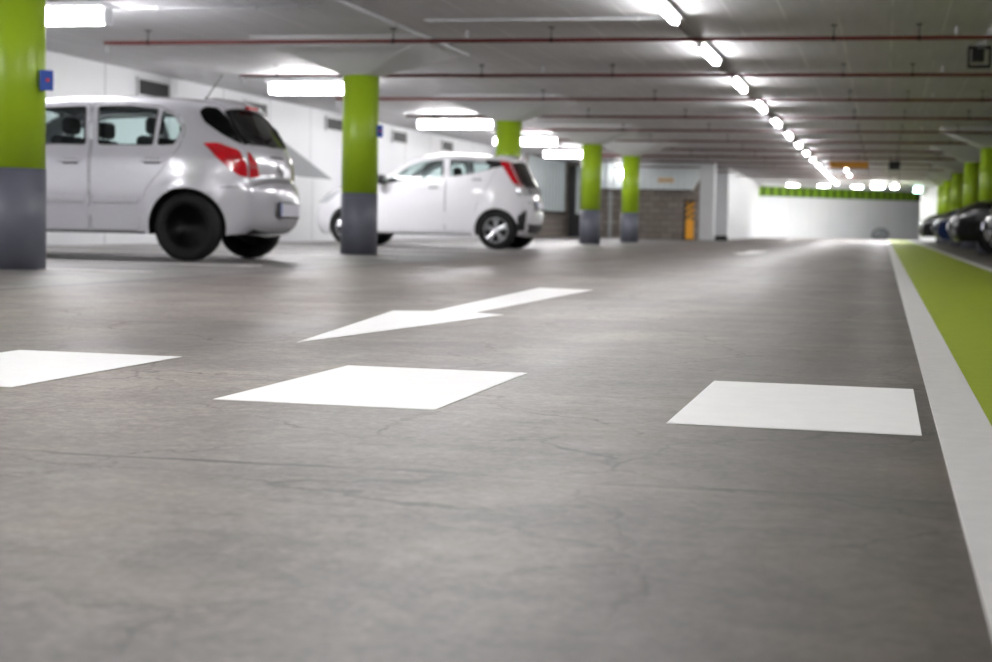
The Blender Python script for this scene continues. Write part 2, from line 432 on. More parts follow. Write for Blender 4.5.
def sq(label, x0, x1, y0, y1):
    o = obj('painted_rectangle', box(bmesh.new(), x0, x1, y0, y1, 0, .0012), M['mark'])
    return tag(o, label, 'floor marking', 'white wait-line rectangles across the lane')
sq('white painted rectangle on the lane nearest the green walkway', -.408, .085, 3.20, 4.14)
sq('white painted rectangle in the middle of the lane, just before the arrow tip', -1.392, -.897, 3.235, 4.14)
sq('white painted rectangle on the lane cut by left edge of the photo', -2.40, -1.898, 3.28, 4.19)
arrow = [(-1.80, 4.83), (-1.572, 6.74), (-1.722, 6.845), (-1.70, 9.66), (-2.05, 9.76), (-1.918, 6.855), (-2.078, 6.79)]
o = obj('painted_arrow', prism(bmesh.new(), arrow, 0, .0012), M['mark'])
tag(o, 'large white painted arrow on the lane pointing towards the camera', 'floor marking', 'lane arrows')
o = obj('painted_arrow', prism(bmesh.new(), [(x-.27, y+19.4) for x, y in arrow], 0, .0012), M['mark'])
tag(o, 'small far white painted arrow on the lane beyond the white car', 'floor marking', 'lane arrows')

BAYS = [(10.45, 'beside the nearest left column'), (12.5, 'in front of the silver car'), (16.3, 'between silver car and second left column'), (18.6, 'just beyond the second left column'),
        (21.7, 'in front of the white car'), (26.3, 'behind the white car'), (29.6, 'beyond the white car, before third left column')]
for y, lab in BAYS:
    o = obj('bay_line', box(bmesh.new(), XL+.1, -5.0, y-.11, y+.11, 0, .004), M['line'])
    tag(o, 'white painted parking bay line '+lab, 'floor marking', 'parking bay lines on the left')

# grey diagonal graphic on the left wall, seen behind the silver car
bm = bmesh.new()
P_ = [(24.6, 2.0), (25.4, 2.0), (29.2, 1.151), (24.6, 1.151)]
a = [bm.verts.new((XL+.001, y, z)) for y, z in P_]; b_ = [bm.verts.new((XL+.02, y, z)) for y, z in P_]
bm.faces.new(a); bm.faces.new(b_)
for i in range(4): bm.faces.new((a[i], a[(i+1) % 4], b_[(i+1) % 4], b_[i]))
bmesh.ops.recalc_face_normals(bm, faces=bm.faces[:])
o = obj('trim_2', bm, M['swoosh']); struct(o)

# ------------------------------------------------------------------ columns
def column_meshes():
    bm = bmesh.new(); lathe(bm, [(0, .214), (.71, .214)], 40, 'z'); base = bm
    bm = bmesh.new(); lathe(bm, [(.71, .21), (2.06, .21)], 40, 'z'); sh = bm
    bm = bmesh.new()
    R = []
    for z, a_, rd in ((2.06, .215, 1), (2.08, .26, .8), (2.40, .98, 0), (CZ, 1.0, 0)):
        ring = []
        for k in range(32):
            t = 2*PI*k/32; c, s = math.cos(t), math.sin(t); m_ = max(abs(c), abs(s))
            rr = a_*(rd+(1-rd)/m_)
            ring.append(bm.verts.new((rr*c, rr*s, z)))
        R.append(ring)
    for i in range(3):
        for k in range(32): bm.faces.new((R[i][k], R[i][(k+1) % 32], R[i+1][(k+1) % 32], R[i+1][k]))
    bm.faces.new(R[0][::-1]); bm.faces.new(R[-1])
    return base, sh, bm
ORD = ['nearest', 'second', 'third', 'fourth', 'fifth', 'sixth', 'seventh', 'eighth', 'ninth', 'tenth', 'eleventh', 'twelfth', 'thirteenth', 'fourteenth', 'fifteenth', 'sixteenth', 'seventeenth', 'eighteenth']
LC = [((-5.995, 10.4), 'round green and slate column cut by left edge of the photo'),
      ((-5.96, 18.05), 'round green and slate column between the silver car and the white car'),
      ((-6.03, 25.98), 'round green column rising behind roof of the white car'),
      ((-5.95, 33.3), 'round green and slate column just right of the white car'),
      ((-5.95, 38.7), 'round green and slate column farthest on the left, before the ribbed white duct')]
RC = [((2.01, 33.4), 'green column at right edge of the photo behind the large black car'),
      ((2.01, 40.2), 'green column on the right, second from the photo edge'),
      ((2.01, 47.5), 'green column on the right, third from the photo edge'),
      ((2.01, 54.3), 'green column on the right, fourth from the photo edge'),
      ((2.01, 59.5), 'green column on the right, farthest and nearest the white partition')]
col0 = None
for grp, lst in (('columns on the left', LC), ('columns on the right', RC)):
    for (x, y), lab in lst:
        if col0 is None:
            col0 = thing('concrete_column', lab, 'column', (x, y, 0), 0, grp)
            b1, b2, b3 = column_meshes()
            for nm, b_, mt in (('painted_base', b1, 'slate'), ('shaft', b2, 'green'), ('capital', b3, 'capital')):
                o = obj(nm, b_, M[mt], col0)
                for p in o.data.polygons: p.use_smooth = nm != 'capital' and len(p.vertices) == 4
        else: dup(col0, (x, y, 0), None, lab, grp)

# blue call points on two columns
def callpoint(x, y, z, ang, lab, s=1):
    t = thing('call_point', lab, 'sign', (x, y, z), ang, 'blue boxes on the columns')
    obj('box', box(bmesh.new(), -.045*s, .045*s, -.02, .05, 0, .14*s, .006), M['blue'], t)
    bm = bmesh.new(); tube(bm, (.01*s, -.019, .07*s), (.01*s, -.028, .07*s), .013*s, 16)
    obj('button', bm, M['redp'], t)
callpoint(-5.995+.262, 10.4-.03, 1.255, .42, 'small blue box with red dot on the nearest left column')
callpoint(-5.96+.225, 18.05, 1.36, .45, 'small blue box on the column between the two cars')

# ------------------------------------------------------------------ lights
def lamp_proto(name, lab, cat, wid, hgt, length, axis, grp, loc, mt='lamp'):
    t = thing(name, lab, cat, loc, 0, grp)
    h = length/2
    def bx(w, l, z0, z1, off=0, bev=.01):
        return box(bmesh.new(), *( (-l/2+off, l/2+off, -w/2, w/2) if axis == 'x' else (-w/2, w/2, -l/2+off, l/2+off)), z0, z1, bev)
    dz = .055 if axis == 'x' else 0
    obj('housing', bx(wid*(2.4 if axis == 'x' else 1.8), length*(1.03 if axis == 'x' else .98), -.05-dz, -dz, 0, .004), M['housing'], t)
    if dz:
        for q in (-.3, .3):
            bm = bmesh.new(); box(bm, q*length-.03, q*length+.03, -.03, .03, -dz, 0); obj('bracket', bm, M['steel'], t)
    o = obj('diffuser', bx(wid, length-.06, -hgt-.045-dz, -.04-dz, 0, min(wid, hgt)*.3), M[mt], t, True)
    for s in (-1, 1):
        obj('end_cap', box(bmesh.new(), *((s*(h-.015)-.015, s*(h-.015)+.015, -wid*.51, wid*.51) if axis == 'x' else (-wid*.51, wid*.51, s*(h-.015)-.015, s*(h-.015)+.015)), -hgt-.047-dz, -.03-dz, .006), M['housing'], t)
    return t
g = 'tube lights over the lane'
YL = [14.62+3.92*k for k in range(15)]
first = None
for k, y in enumerate(YL):
    lab = 'tube light over the lane at top edge of the photo, nearest in its row' if k == 0 else f'tube light over the lane, {ORD[k]} from the front of the long row'
    if first is None: first = lamp_proto('ceiling_tube_light', lab, 'light', .07, .06, 1.85, 'y', g, (-2.0, y, CZ))
    else: dup(first, (-2.0, y, CZ), None, lab, g)
near = None  # unseen lane tubes, emission boosted to brighten the near floor
for k, y in enumerate((10.70, 6.78, 2.86, -1.06, -4.98)):
    lab = f'boosted tube light over the lane out of frame, {["first","second","third","fourth","fifth"][k]} back from the photo edge'
    if near is None: near = lamp_proto('ceiling_tube_light', lab, 'light', .07, .06, 1.85, 'y', 'tube lights out of frame', (-2.0, y, CZ), 'lamp_boost')
    else: dup(near, (-2.0, y, CZ), None, lab, 'tube lights out of frame')
for k, y in enumerate((53.0, 58.5)):
    dup(first, (-1.25, y, CZ), None, ('short-looking tube light beside the long row, under the orange sign' if k == 0 else 'far tube light beside the long row, beyond the orange sign'), 'side tube lights beyond the sign')
g = 'tube lights over the left bays'
XB = [(-7.85, 14.0, 'tube light at top left corner beside the nearest green column'), (-7.85, 21.9, 'tube light left of the second green column, above the silver car'),
      (-7.95, 29.8, 'tube light above windscreen of the white car'), (-7.93, 35.9, 'tube light just right of the column behind the white car'),
      (-8.1, 42.3, 'tube light left of the third full-height green column')]
firstb = None
for x, y, lab in XB:
    if firstb is None: firstb = lamp_proto('ceiling_bay_light', lab, 'light', .15, .15, 1.5, 'x', g, (x, y, CZ))
    else: dup(firstb, (x, y, CZ), None, lab, g)
for k, y in enumerate((6.2, -1.4)):
    dup(firstb, (-7.85, y, CZ), None, f'tube light over the left bays out of frame, {["first","second"][k]} back from the photo edge', 'tube lights out of frame')
g = 'far lights before the end wall'
fill_end = None  # three small lamps added as fill to brighten the far wall
for x, y, lab in ((-3.9, 71.5, 'small added fill light before the far end wall, leftmost of the three by the green louvres'), (-2.6, 71.8, 'small added fill light before the far end wall, middle of the three by the green louvres'), (-1.2, 72.5, 'small added fill light before the far end wall, between lane row and bright pair')):
    if fill_end is None: fill_end = lamp_proto('ceiling_end_light', lab, 'light', .16, .05, .5, 'x', g, (x, y, CZ), 'lamp_far_fill')
    else: dup(fill_end, (x, y, CZ), None, lab, g)
lamp_proto('ceiling_end_light', 'bright wide light before the far end wall, left of the pair', 'light', .16, .10, .5, 'x', g, (-.32, 71, CZ), 'lamp_end')
lamp_proto('ceiling_end_light', 'bright small light before the far end wall, right of the pair', 'light', .16, .10, .30, 'x', g, (.38, 71, CZ), 'lamp_end')
t = thing('exit_light', 'green glowing exit light beside end of the white partition', 'light', (1.40, 74.2, 2.12))
obj('housing', box(bmesh.new(), -.18, .18, 0, .06, 0, .26, .01), M['housing'], t)
obj('lit_face', box(bmesh.new(), -.15, .15, -.01, .0, .03, .23), M['teal'], t)
obj('bracket', box(bmesh.new(), -.02, .02, .02, .05, .26, CZ-2.12), M['steel'], t)

# dark cable conduit along the lane lamps
bm = bmesh.new(); tube(bm, (-2.076, -5, CZ-.009), (-2.076, 70.5, CZ-.009), .008, 8)
tag(obj('ceiling_cable_conduit', bm, M['cable']), 'thin dark conduit along ceiling linking the lane tube lights', 'conduit')
bm = bmesh.new(); tube(bm, (-4.93, -3, CZ-.02), (-4.93, 19.0, CZ-.02), .02, 8)
for y in (4, 7, 10, 13, 16): box(bm, -4.96, -4.90, y, y+.03, CZ-.045, CZ)
tag(obj('ceiling_conduit', bm, M['steel']), 'pale steel conduit running to the capital of the second left column', 'conduit', 'pale steel conduits on the ceiling')
bm = bmesh.new(); tube(bm, (-4.55, 15.75, CZ-.018), (-1.93, 15.75, CZ-.018), .016, 8)
for x in (-4.5, -3.4, -2.4): box(bm, x, x+.03, 15.72, 15.78, CZ-.04, CZ)
tag(obj('ceiling_conduit', bm, M['steel']), 'pale steel conduit across ceiling left of the nearest lane light', 'conduit', 'pale steel conduits on the ceiling')
bm = bmesh.new(); tube(bm, (-7.2, 14.6, CZ-.018), (-5.2, 14.6, CZ-.018), .014, 8)
for x in (-6.9, -5.9): box(bm, x, x+.03, 14.57, 14.63, CZ-.04, CZ)
tag(obj('ceiling_conduit', bm, M['steel']), 'thin pale conduit across ceiling right of the top left light', 'conduit', 'pale steel conduits on the ceiling')
bm = bmesh.new(); tube(bm, (.97, -3, CZ-.02), (.97, 17.9, CZ-.02), .018, 8)
for y in (6, 9, 12, 15, 17): box(bm, .94, 1.0, y, y+.03, CZ-.045, CZ)
tag(obj('ceiling_conduit', bm, M['steel']), 'pale steel conduit at top right running to the caged box', 'conduit', 'pale steel conduits on the ceiling')

# ------------------------------------------------------------------ sprinkler pipes
PZ = 2.285
YP = [16.5+3.87*k for k in range(12)]
pipe0 = None
for k, y in enumerate(YP):
    lab = ('red sprinkler pipe across the ceiling, nearest the camera' if k == 0 else f'red sprinkler pipe across the ceiling, {ORD[k]} from the camera')
    g = 'red sprinkler pipes under the ceiling'
    if pipe0 is None:
        pipe0 = thing('sprinkler_pipe', lab, 'pipe', (0, y, 0), 0, g)
        bm = bmesh.new(); tube(bm, (-8.42, 0, PZ), (7.9, 0, PZ), .021, 12)
        obj('pipe', bm, M['red'], pipe0)
        for x in (-7.9, -5.1, -3.4, -.55, -.13+.4, 1.3, 3.6, 6.4):
            bm = bmesh.new(); tube(bm, (x, 0, PZ), (x, 0, CZ), .006, 8)
            lathe(bm, [(-.012, .03), (.012, .03), (.012, .022), (-.012, .022)], 14, 'x', (x, 0, PZ), True)
            box(bm, x-.03, x+.03, -.03, .03, CZ-.012, CZ)
            obj('pipe_hanger', bm, M['dark'], pipe0)
        for x in (-8.39, -4.3, 0.62, 4.5):
            bm = bmesh.new(); s_ = -1 if x < -8 else 1
            tube(bm, (x, 0, PZ), (x, 0, PZ+s_*.075), .012, 10); tube(bm, (x, 0, PZ+s_*.075), (x, 0, PZ+s_*.085), .028, 12); tube(bm, (x, 0, PZ+s_*.085), (x, 0, PZ+s_*.11), .008, 8)
            obj('sprinkler_head', bm, M['steel'], pipe0)
    else: dup(pipe0, (0, y, 0), None, lab, g)

# ------------------------------------------------------------------ wall vents
VL = ['dark wall vent above rear door of the silver car', 'dark wall vent behind rear spoiler of the silver car', 'dark wall vent just left of the second green column',
      'dark wall vent just right of the second green column', 'dark wall vent above bonnet of the white car, farthest in the row']
v0 = None
for y, lab in zip((21.45, 25.3, 29.3, 33.5, 37.4), VL):
    if v0 is None:
        v0 = thing('wall_vent', lab, 'vent', (XL, y, 2.09), 0, 'dark vents high on the left wall')
        bm = bmesh.new(); box(bm, .001, .02, -.5, .5, 0, .21); obj('backing', bm, M['dark'], v0)
        bm = bmesh.new()
        for a_ in ((-.53, .53, -.03, 0), (-.53, .53, .21, .24), (-.53, -.5, 0, .21), (.5, .53, 0, .21)): box(bm, .001, .04, *a_)
        obj('frame', bm, M['housing'], v0)
        bm = bmesh.new()
        for q in range(6): box(bm, .012, .03, -.5, .5, .012+q*.034, .022+q*.034)
        obj('grille', bm, M['dark'], v0)
    else: dup(v0, (XL, y, 2.09), None, lab, 'dark vents high on the left wall')
t = thing('wall_sign', 'small yellow sign beside vent left of the second green column', 'sign', (XL, 30.2, 2.06))
obj('panel', box(bmesh.new(), .0, .05, -.22, .3, 0, .2, .004), M['yellow'], t)

# ------------------------------------------------------------------ fittings at the back
t = thing('ribbed_duct', 'white ribbed duct with slanted end under ceiling before the block wall', 'duct', (0, 51.6, 0))
bm = bmesh.new()
poly = [(-9.2, 1.56), (-5.98, 1.56), (-5.6, 2.2), (-5.6, CZ), (-9.2, CZ)]
a = [bm.verts.new((x, 0, z)) for x, z in poly]; b_ = [bm.verts.new((x, .38, z)) for x, z in poly]
bm.faces.new(a); bm.faces.new(b_)
for i in range(5): bm.faces.new((a[i], a[(i+1) % 5], b_[(i+1) % 5], b_[i]))
bmesh.ops.recalc_face_normals(bm, faces=bm.faces[:])
obj('casing', bm, M['duct'], t)
bm = bmesh.new()
x = -9.1
while x < -6.05:
    box(bm, x, x+.05, -.03, .0, 1.58, CZ-.02, .008); x += .21
obj('ribs', bm, M['duct'], t)
bm = bmesh.new(); box(bm, -9.2, -5.98, -.035, .0, 1.53, 1.57)
obj('bottom_rail', bm, M['dark'], t)
bm = bmesh.new(); box(bm, -7.05, -6.55, -.045, -.031, 1.80, 1.94, .003)
obj('orange_plate', bm, M['opale'], t)

t = thing('metal_shutter', 'pale ribbed metal shutter on left wall behind the white car', 'shutter', (XL, 49.2, 0))
bm = bmesh.new(); box(bm, .052, .10, -2.9, 2.6, .80, CZ-.02)
obj('panel', bm, M['tealm'], t)
bm = bmesh.new()
for q in range(11): box(bm, .10, .15, -2.8+q*.5, -2.62+q*.5, .82, CZ-.04, .01)
obj('ribs', bm, M['tealm'], t)
bm = bmesh.new(); box(bm, .052, .16, -2.95, 2.6, .74, .80)
obj('bottom_rail', bm, M['dark'], t)
o = obj('trim_3', box(bmesh.new(), XL, XL+.05, 46.2, 51.9, 0, CZ), M['block']); struct(o)
t = thing('dark_post', 'dark boxed post in corner between metal shutter and block wall', 'post', (-9.72, 51.9, 0))
obj('post', box(bmesh.new(), -.28, .28, -.08, .09, .0, 2.3, .01), M['cable'], t)
obj('pale_strip', box(bmesh.new(), -.02, .10, -.10, -.08, .75, 2.3), M['tealm'], t)
bm = bmesh.new(); tube(bm, (-8.6, 51.75, 0), (-8.6, 51.75, 1.50), .06, 10); box(bm, -8.7, -8.5, 51.7, 52, .5, .54); box(bm, -8.7, -8.5, 51.7, 52, 1.3, 1.34)
tag(obj('downpipe', bm, M['steel']), 'pale vertical pipe on the block wall near the metal shutter', 'pipe')
bm = bmesh.new(); tube(bm, (-7.88, 51.9, 0), (-7.88, 51.9, 1.50), .05, 10); box(bm, -7.95, -7.81, 51.85, 52, .6, .64)
tag(obj('downpipe', bm, M['cable']), 'dark vertical pipe on block wall between the two far columns', 'pipe')

t = thing('bulkhead_light', 'bright square bulkhead light on the ribbed white duct beside the farthest left column', 'light', (-8.24, 51.56, 1.90))
obj('housing', box(bmesh.new(), -.15, .15, -.04, .005, 0, .30, .01), M['housing'], t)
obj('diffuser', box(bmesh.new(), -.12, .12, -.08, -.04, .02, .28, .015), M['lamp'], t)
t = thing('hazard_panel', 'orange panel with black diagonal stripes at end of the block wall', 'sign', (-5.78, 49.75, 0))
obj('panel', box(bmesh.new(), -.14, .12, -.04, .0, .02, 1.16, .006), M['hazard'], t)
bm = bmesh.new(); box(bm, -.22, -.14, -.03, .06, 0, 1.24); box(bm, -.14, .14, -.03, .06, 1.16, 1.24)
box(bm, -.14, .12, .0, .06, 0, 1.16)
obj('frame', bm, M['dark'], t)
t = thing('floor_box', 'small black box on floor at foot of the white pilaster', 'box', (-4.95, 50.4, 0))
obj('body', box(bmesh.new(), -.12, .26, -.12, .12, 0, .13, .02), M['dark'], t)
obj('lid', box(bmesh.new(), -.10, .24, -.10, .10, .13, .15, .005), M['cable'], t)

t = thing('headroom_bar', 'long orange bar sign hanging over the lane before the end wall', 'sign', (-.98, 45, 2.08))
obj('bar', box(bmesh.new(), -.52, .52, -.03, .03, 0, .17, .012), M['orange'], t)
for s in (-.45, .25):
    bm = bmesh.new(); tube(bm, (s, 0, .165), (s, 0, CZ-2.08), .008, 8); tube(bm, (s, 0, CZ-2.10), (s, 0, CZ-2.08), .03, 10)
    obj('hanger', bm, M['dark'], t)

t = thing('hanging_unit', 'dark hanging unit on rods under ceiling right of the orange bar', 'fixture', (.22, 45, 2.03))
obj('body', box(bmesh.new(), -.15, .15, -.12, .12, 0, .24, .015), M['cable'], t)
for s in (-.12, .12):
    bm = bmesh.new(); tube(bm, (s, 0, .23), (s, 0, CZ-2.03), .01, 8); tube(bm, (s, 0, 0), (s, 0, -.3), .008, 8)
    obj('rod', bm, M['dark'], t)
obj('crossbar', box(bmesh.new(), -.15, .15, -.02, .02, -.32, -.29), M['dark'], t)

t = thing('caged_box', 'dark caged box under ceiling at top right of the photo', 'fixture', (.93, 18.2, 2.16))
bm = bmesh.new()
for (x0, x1, z0, z1) in ((-.12, .12, 0, .018), (-.12, .12, .205, .222), (-.12, -.10, 0, .22), (.10, .12, 0, .22)):
    for yy in (-.10, .08): box(bm, x0, x1, yy, yy+.02, z0, z1)
for xx in (-.12, .10):
    for zz in (0, .204): box(bm, xx, xx+.02, -.1, .1, zz, zz+.018)
obj('cage', bm, M['dark'], t)
obj('device', box(bmesh.new(), -.085, .05, -.06, .06, .06, .2, .012), M['dark'], t)
bm = bmesh.new(); box(bm, -.03, .05, -.04, .04, .2, CZ-2.16); obj('mount', bm, M['steel'], t)

t = thing('grit_bin', 'dark grey rounded bin at foot of the far white wall', 'bin', (-.15, 78.2, 0))
bm = bmesh.new(); bmesh.ops.create_uvsphere(bm, u_segments=24, v_segments=12, radius=1)
for v in bm.verts: v.co = Vector((v.co.x*.42, v.co.y*.32, .20+max(v.co.z*.36, -.03)))
obj('lid', bm, M['bin'], t, True)
obj('tub', box(bmesh.new(), -.36, .36, -.25, .25, 0, .2, .04), M['bin'], t)
# ------------------------------------------------------------------ cars
def catmull(pts, sub):
    P = [np.array(p, float) for p in pts]; out = []; key = []
    for i in range(len(P)-1):
        p0 = P[i-1] if i else 2*P[0]-P[1]; p1, p2 = P[i], P[i+1]; p3 = P[i+2] if i+2 < len(P) else 2*P[-1]-P[-2]
        key.append(len(out))
        n = max(2, int(np.linalg.norm((p2-p1)[:2])/sub))
        for k in range(n):
            t = k/n
            # centripetal-like damping keeps corners tight
            m1 = (p2-p0)*.42; m2 = (p3-p1)*.42
            l = np.linalg.norm((p2-p1)[:2])
            for m_, in ((m1,), (m2,)):
                q = np.linalg.norm(m_[:2])
                if q > l: m_ *= l/q
            h = (2*t**3-3*t*t+1)*p1+(t**3-2*t*t+t)*m1+(-2*t**3+3*t*t)*p2+(t**3-t*t)*m2
            out.append(h)
    key.append(len(out)); out.append(P[-1])
    return np.array(out), key

def in_poly(P, poly):
    x, y = P[:, 0], P[:, 1]; c = np.zeros(len(P), bool); q = np.array(poly); j = len(q)-1
    for i in range(len(q)):
        xi, yi, xj, yj = q[i, 0], q[i, 1], q[j, 0], q[j, 1]
        if yi != yj: c ^= ((yi > y) != (yj > y)) & (x < (xj-xi)*(y-yi)/(yj-yi)+xi)
        j = i
    return c

def seg_dist(P, line):
    A = line[:-1]; B = line[1:]; d = B-A; L2 = (d**2).sum(1)+1e-12
    best = np.full(len(P), 1e9)
    for a, dd, l2 in zip(A, d, L2):
        t = np.clip(((P-a)@dd)/l2, 0, 1)
        best = np.minimum(best, np.hypot(*(P-a-t[:, None]*dd).T))
    return best

def resample(poly, step):
    out = []
    n = len(poly)
    for i in range(n):
        a = np.array(poly[i], float); b = np.array(poly[(i+1) % n], float)
        k = max(1, int(math.ceil(np.linalg.norm(b-a)/step)))
        for j in range(k): out.append(a+(b-a)*j/k)
    return np.array(out)

def roundpoly(poly, r=.04, n=4):
    out = []; m = len(poly)
    for i in range(m):
        p = np.array(poly[i], float); a = np.array(poly[i-1], float)-p; b = np.array(poly[(i+1) % m], float)-p
        la, lb = np.linalg.norm(a), np.linalg.norm(b); q = min(r, la*.45, lb*.45)
        s, e = p+a/la*q, p+b/lb*q
        for k in range(n+1):
            t = k/n; out.append((1-t)**2*s+2*t*(1-t)*p+t*t*e)
    return out

def patch(bm, boundary, holes, extra, mapper, outward, step=.06, mi=0):
    """Triangulate a 2-D region with holes and map it onto the body surface."""
    B = resample(boundary, step*.7); H = [resample(h, step*.5) for h in holes]
    lo, hi = B.min(0), B.max(0)
    gx, gy = np.meshgrid(np.arange(lo[0]+step/2, hi[0], step), np.arange(lo[1]+step/2, hi[1], step))
    G = np.stack([gx.ravel(), gy.ravel()], 1)
    if extra is not None and len(extra): G = np.concatenate([G, extra])
    if len(G):
        k = in_poly(G, B) & (seg_dist(G, np.vstack([B, B[:1]])) > step*.12)
        for h in H: k &= ~in_poly(G, h) & (seg_dist(G, np.vstack([h, h[:1]])) > step*.2)
        G = G[k]
    V = [B]+H; edges = []; off = 0
    for c in V:
        n = len(c); edges += [(off+i, off+(i+1) % n) for i in range(n)]; off += n
    allv = np.concatenate(V+([G] if len(G) else []))
    r = delaunay_2d_cdt([Vector(v) for v in allv], edges, [], 0, 1e-5)
    pv = np.array([(v[0], v[1]) for v in r[0]]); tri = np.array([f for f in r[2] if len(f) == 3])
    cen = pv[tri].mean(1)
    k = in_poly(cen, B)
    for h in H: k &= ~in_poly(cen, h)
    X = mapper(pv); vs = {}
    for t in tri[k]:
        q = [Vector(X[i]) for i in t]
        nrm = (q[1]-q[0]).cross(q[2]-q[0])
        if nrm.length < 1e-10: continue
        t = list(t)
        if nrm.dot(Vector(outward(pv[t].mean(0)))) < 0: t = t[::-1]
        for i in t:
            if i not in vs: vs[i] = bm.verts.new(X[i])
        try: f = bm.faces.new([vs[i] for i in t]); f.material_index = mi; f.smooth = True
        except ValueError: pass

class Shell:
    def __init__(s, sp):
        s.sp = sp
        s.out, s.key = catmull(sp['outline'], .035)
        s.line = s.out[:, :2]
        d = np.gradient(s.line, axis=0); d /= np.linalg.norm(d, axis=1)[:, None]+1e-9
        s.nrm = np.stack([-d[:, 1], d[:, 0]], 1)
        if s.nrm[len(s.nrm)//2][1] < 0: s.nrm = -s.nrm
        s.u = np.concatenate([[0], np.cumsum(np.linalg.norm(np.diff(s.line, axis=0), axis=1))])
        s.R = sp.get('round', .085)
        s.edgew = s.half(s.line)
    def base(s, P):
        sp = s.sp; x, z = P[:, 0], P[:, 1]
        w = np.interp(z, [q[0] for q in sp['prof']], [q[1] for q in sp['prof']])
        r0, ra, rp, f0, fa, fp = sp['taper']
        L0, L1 = s.line[:, 0].min(), s.line[:, 0].max()
        w = w-ra*np.clip((r0-x)/(r0-L0), 0, 1)**rp-fa*np.clip((x-f0)/(L1-f0), 0, 1)**fp
        for ax in sp['axles']:
            d = np.hypot(x-ax, z-sp['wr'])
            w = w+.016*np.exp(-((d-sp['ar']-.03)/.05)**2)
        return w
    def half(s, P):
        P = np.asarray(P, float); w = s.base(P); d = seg_dist(P, s.line); R = s.R
        dd = np.clip(d, 0, R)
        return w-R+np.sqrt(np.maximum(R*R-(R-dd)**2, 0))
    def side(s, sg, off=0):
        def f(P):
            P = np.asarray(P, float); y = s.half(P)
            if not off: return np.stack([P[:, 0], sg*y, P[:, 1]], 1)
            d = np.clip(seg_dist(P, s.line), 0, s.R); c = (s.R-d)/s.R     # follow the true normal round the rolled edge
            near = np.argmin(((P[:, None, :]-s.line[None])**2).sum(2), 1); n = s.nrm[near]
            q = P+n*(off*c)[:, None]
            return np.stack([q[:, 0], sg*(y+off*np.sqrt(1-c*c)), q[:, 1]], 1)
        return f
    def strip(s, off=0):
        def f(P):
            u = P[:, 0]; t = P[:, 1]/.75
            g = lambda a: np.interp(u, s.u, a)
            c = g(s.out[:, 2])*(1-np.abs(t)**2.4)+off
            return np.stack([g(s.line[:, 0])+g(s.nrm[:, 0])*c, t*g(s.edgew), g(s.line[:, 1])+g(s.nrm[:, 1])*c], 1)
        return f
    def stripn(s, p):
        return (float(np.interp(p[0], s.u, s.nrm[:, 0])), 0, float(np.interp(p[0], s.u, s.nrm[:, 1])))
    def ku(s, k):
        i = int(k); fr = k-i
        a = s.u[s.key[i]]
        return a if fr == 0 else a+(s.u[s.key[i+1]]-a)*fr

def side_part(S, name, mat, poly, parent, off=.005, sides=(-1, 1), holes=(), step=.05, join=True, thick=0):
    made = []
    for sg in sides:
        bm = bmesh.new()
        patch(bm, poly, list(holes), None, S.side(sg, off), lambda p, sg=sg: (0, sg, 0), step)
        if thick:
            g = bmesh.ops.extrude_face_region(bm, geom=bm.faces[:])
            for v in [q for q in g['geom'] if isinstance(q, bmesh.types.BMVert)]: v.co.y -= sg*thick
            bmesh.ops.recalc_face_normals(bm, faces=bm.faces[:])
        made.append(obj(name, bm, mat, parent))
    return made

def strip_part(S, name, mat, poly, parent, off=.005, step=.05, holes=(), label=None):
    """poly in (outline key position, t in -1..1)"""
    bm = bmesh.new()
    q = [(S.ku(k), t*.75) for k, t in poly]
    patch(bm, q, [[(S.ku(k), t*.75) for k, t in h] for h in holes], None, S.strip(off), S.stripn, step)
    o = obj(name, bm, mat, parent)
    if label: o['label'] = label
    return o

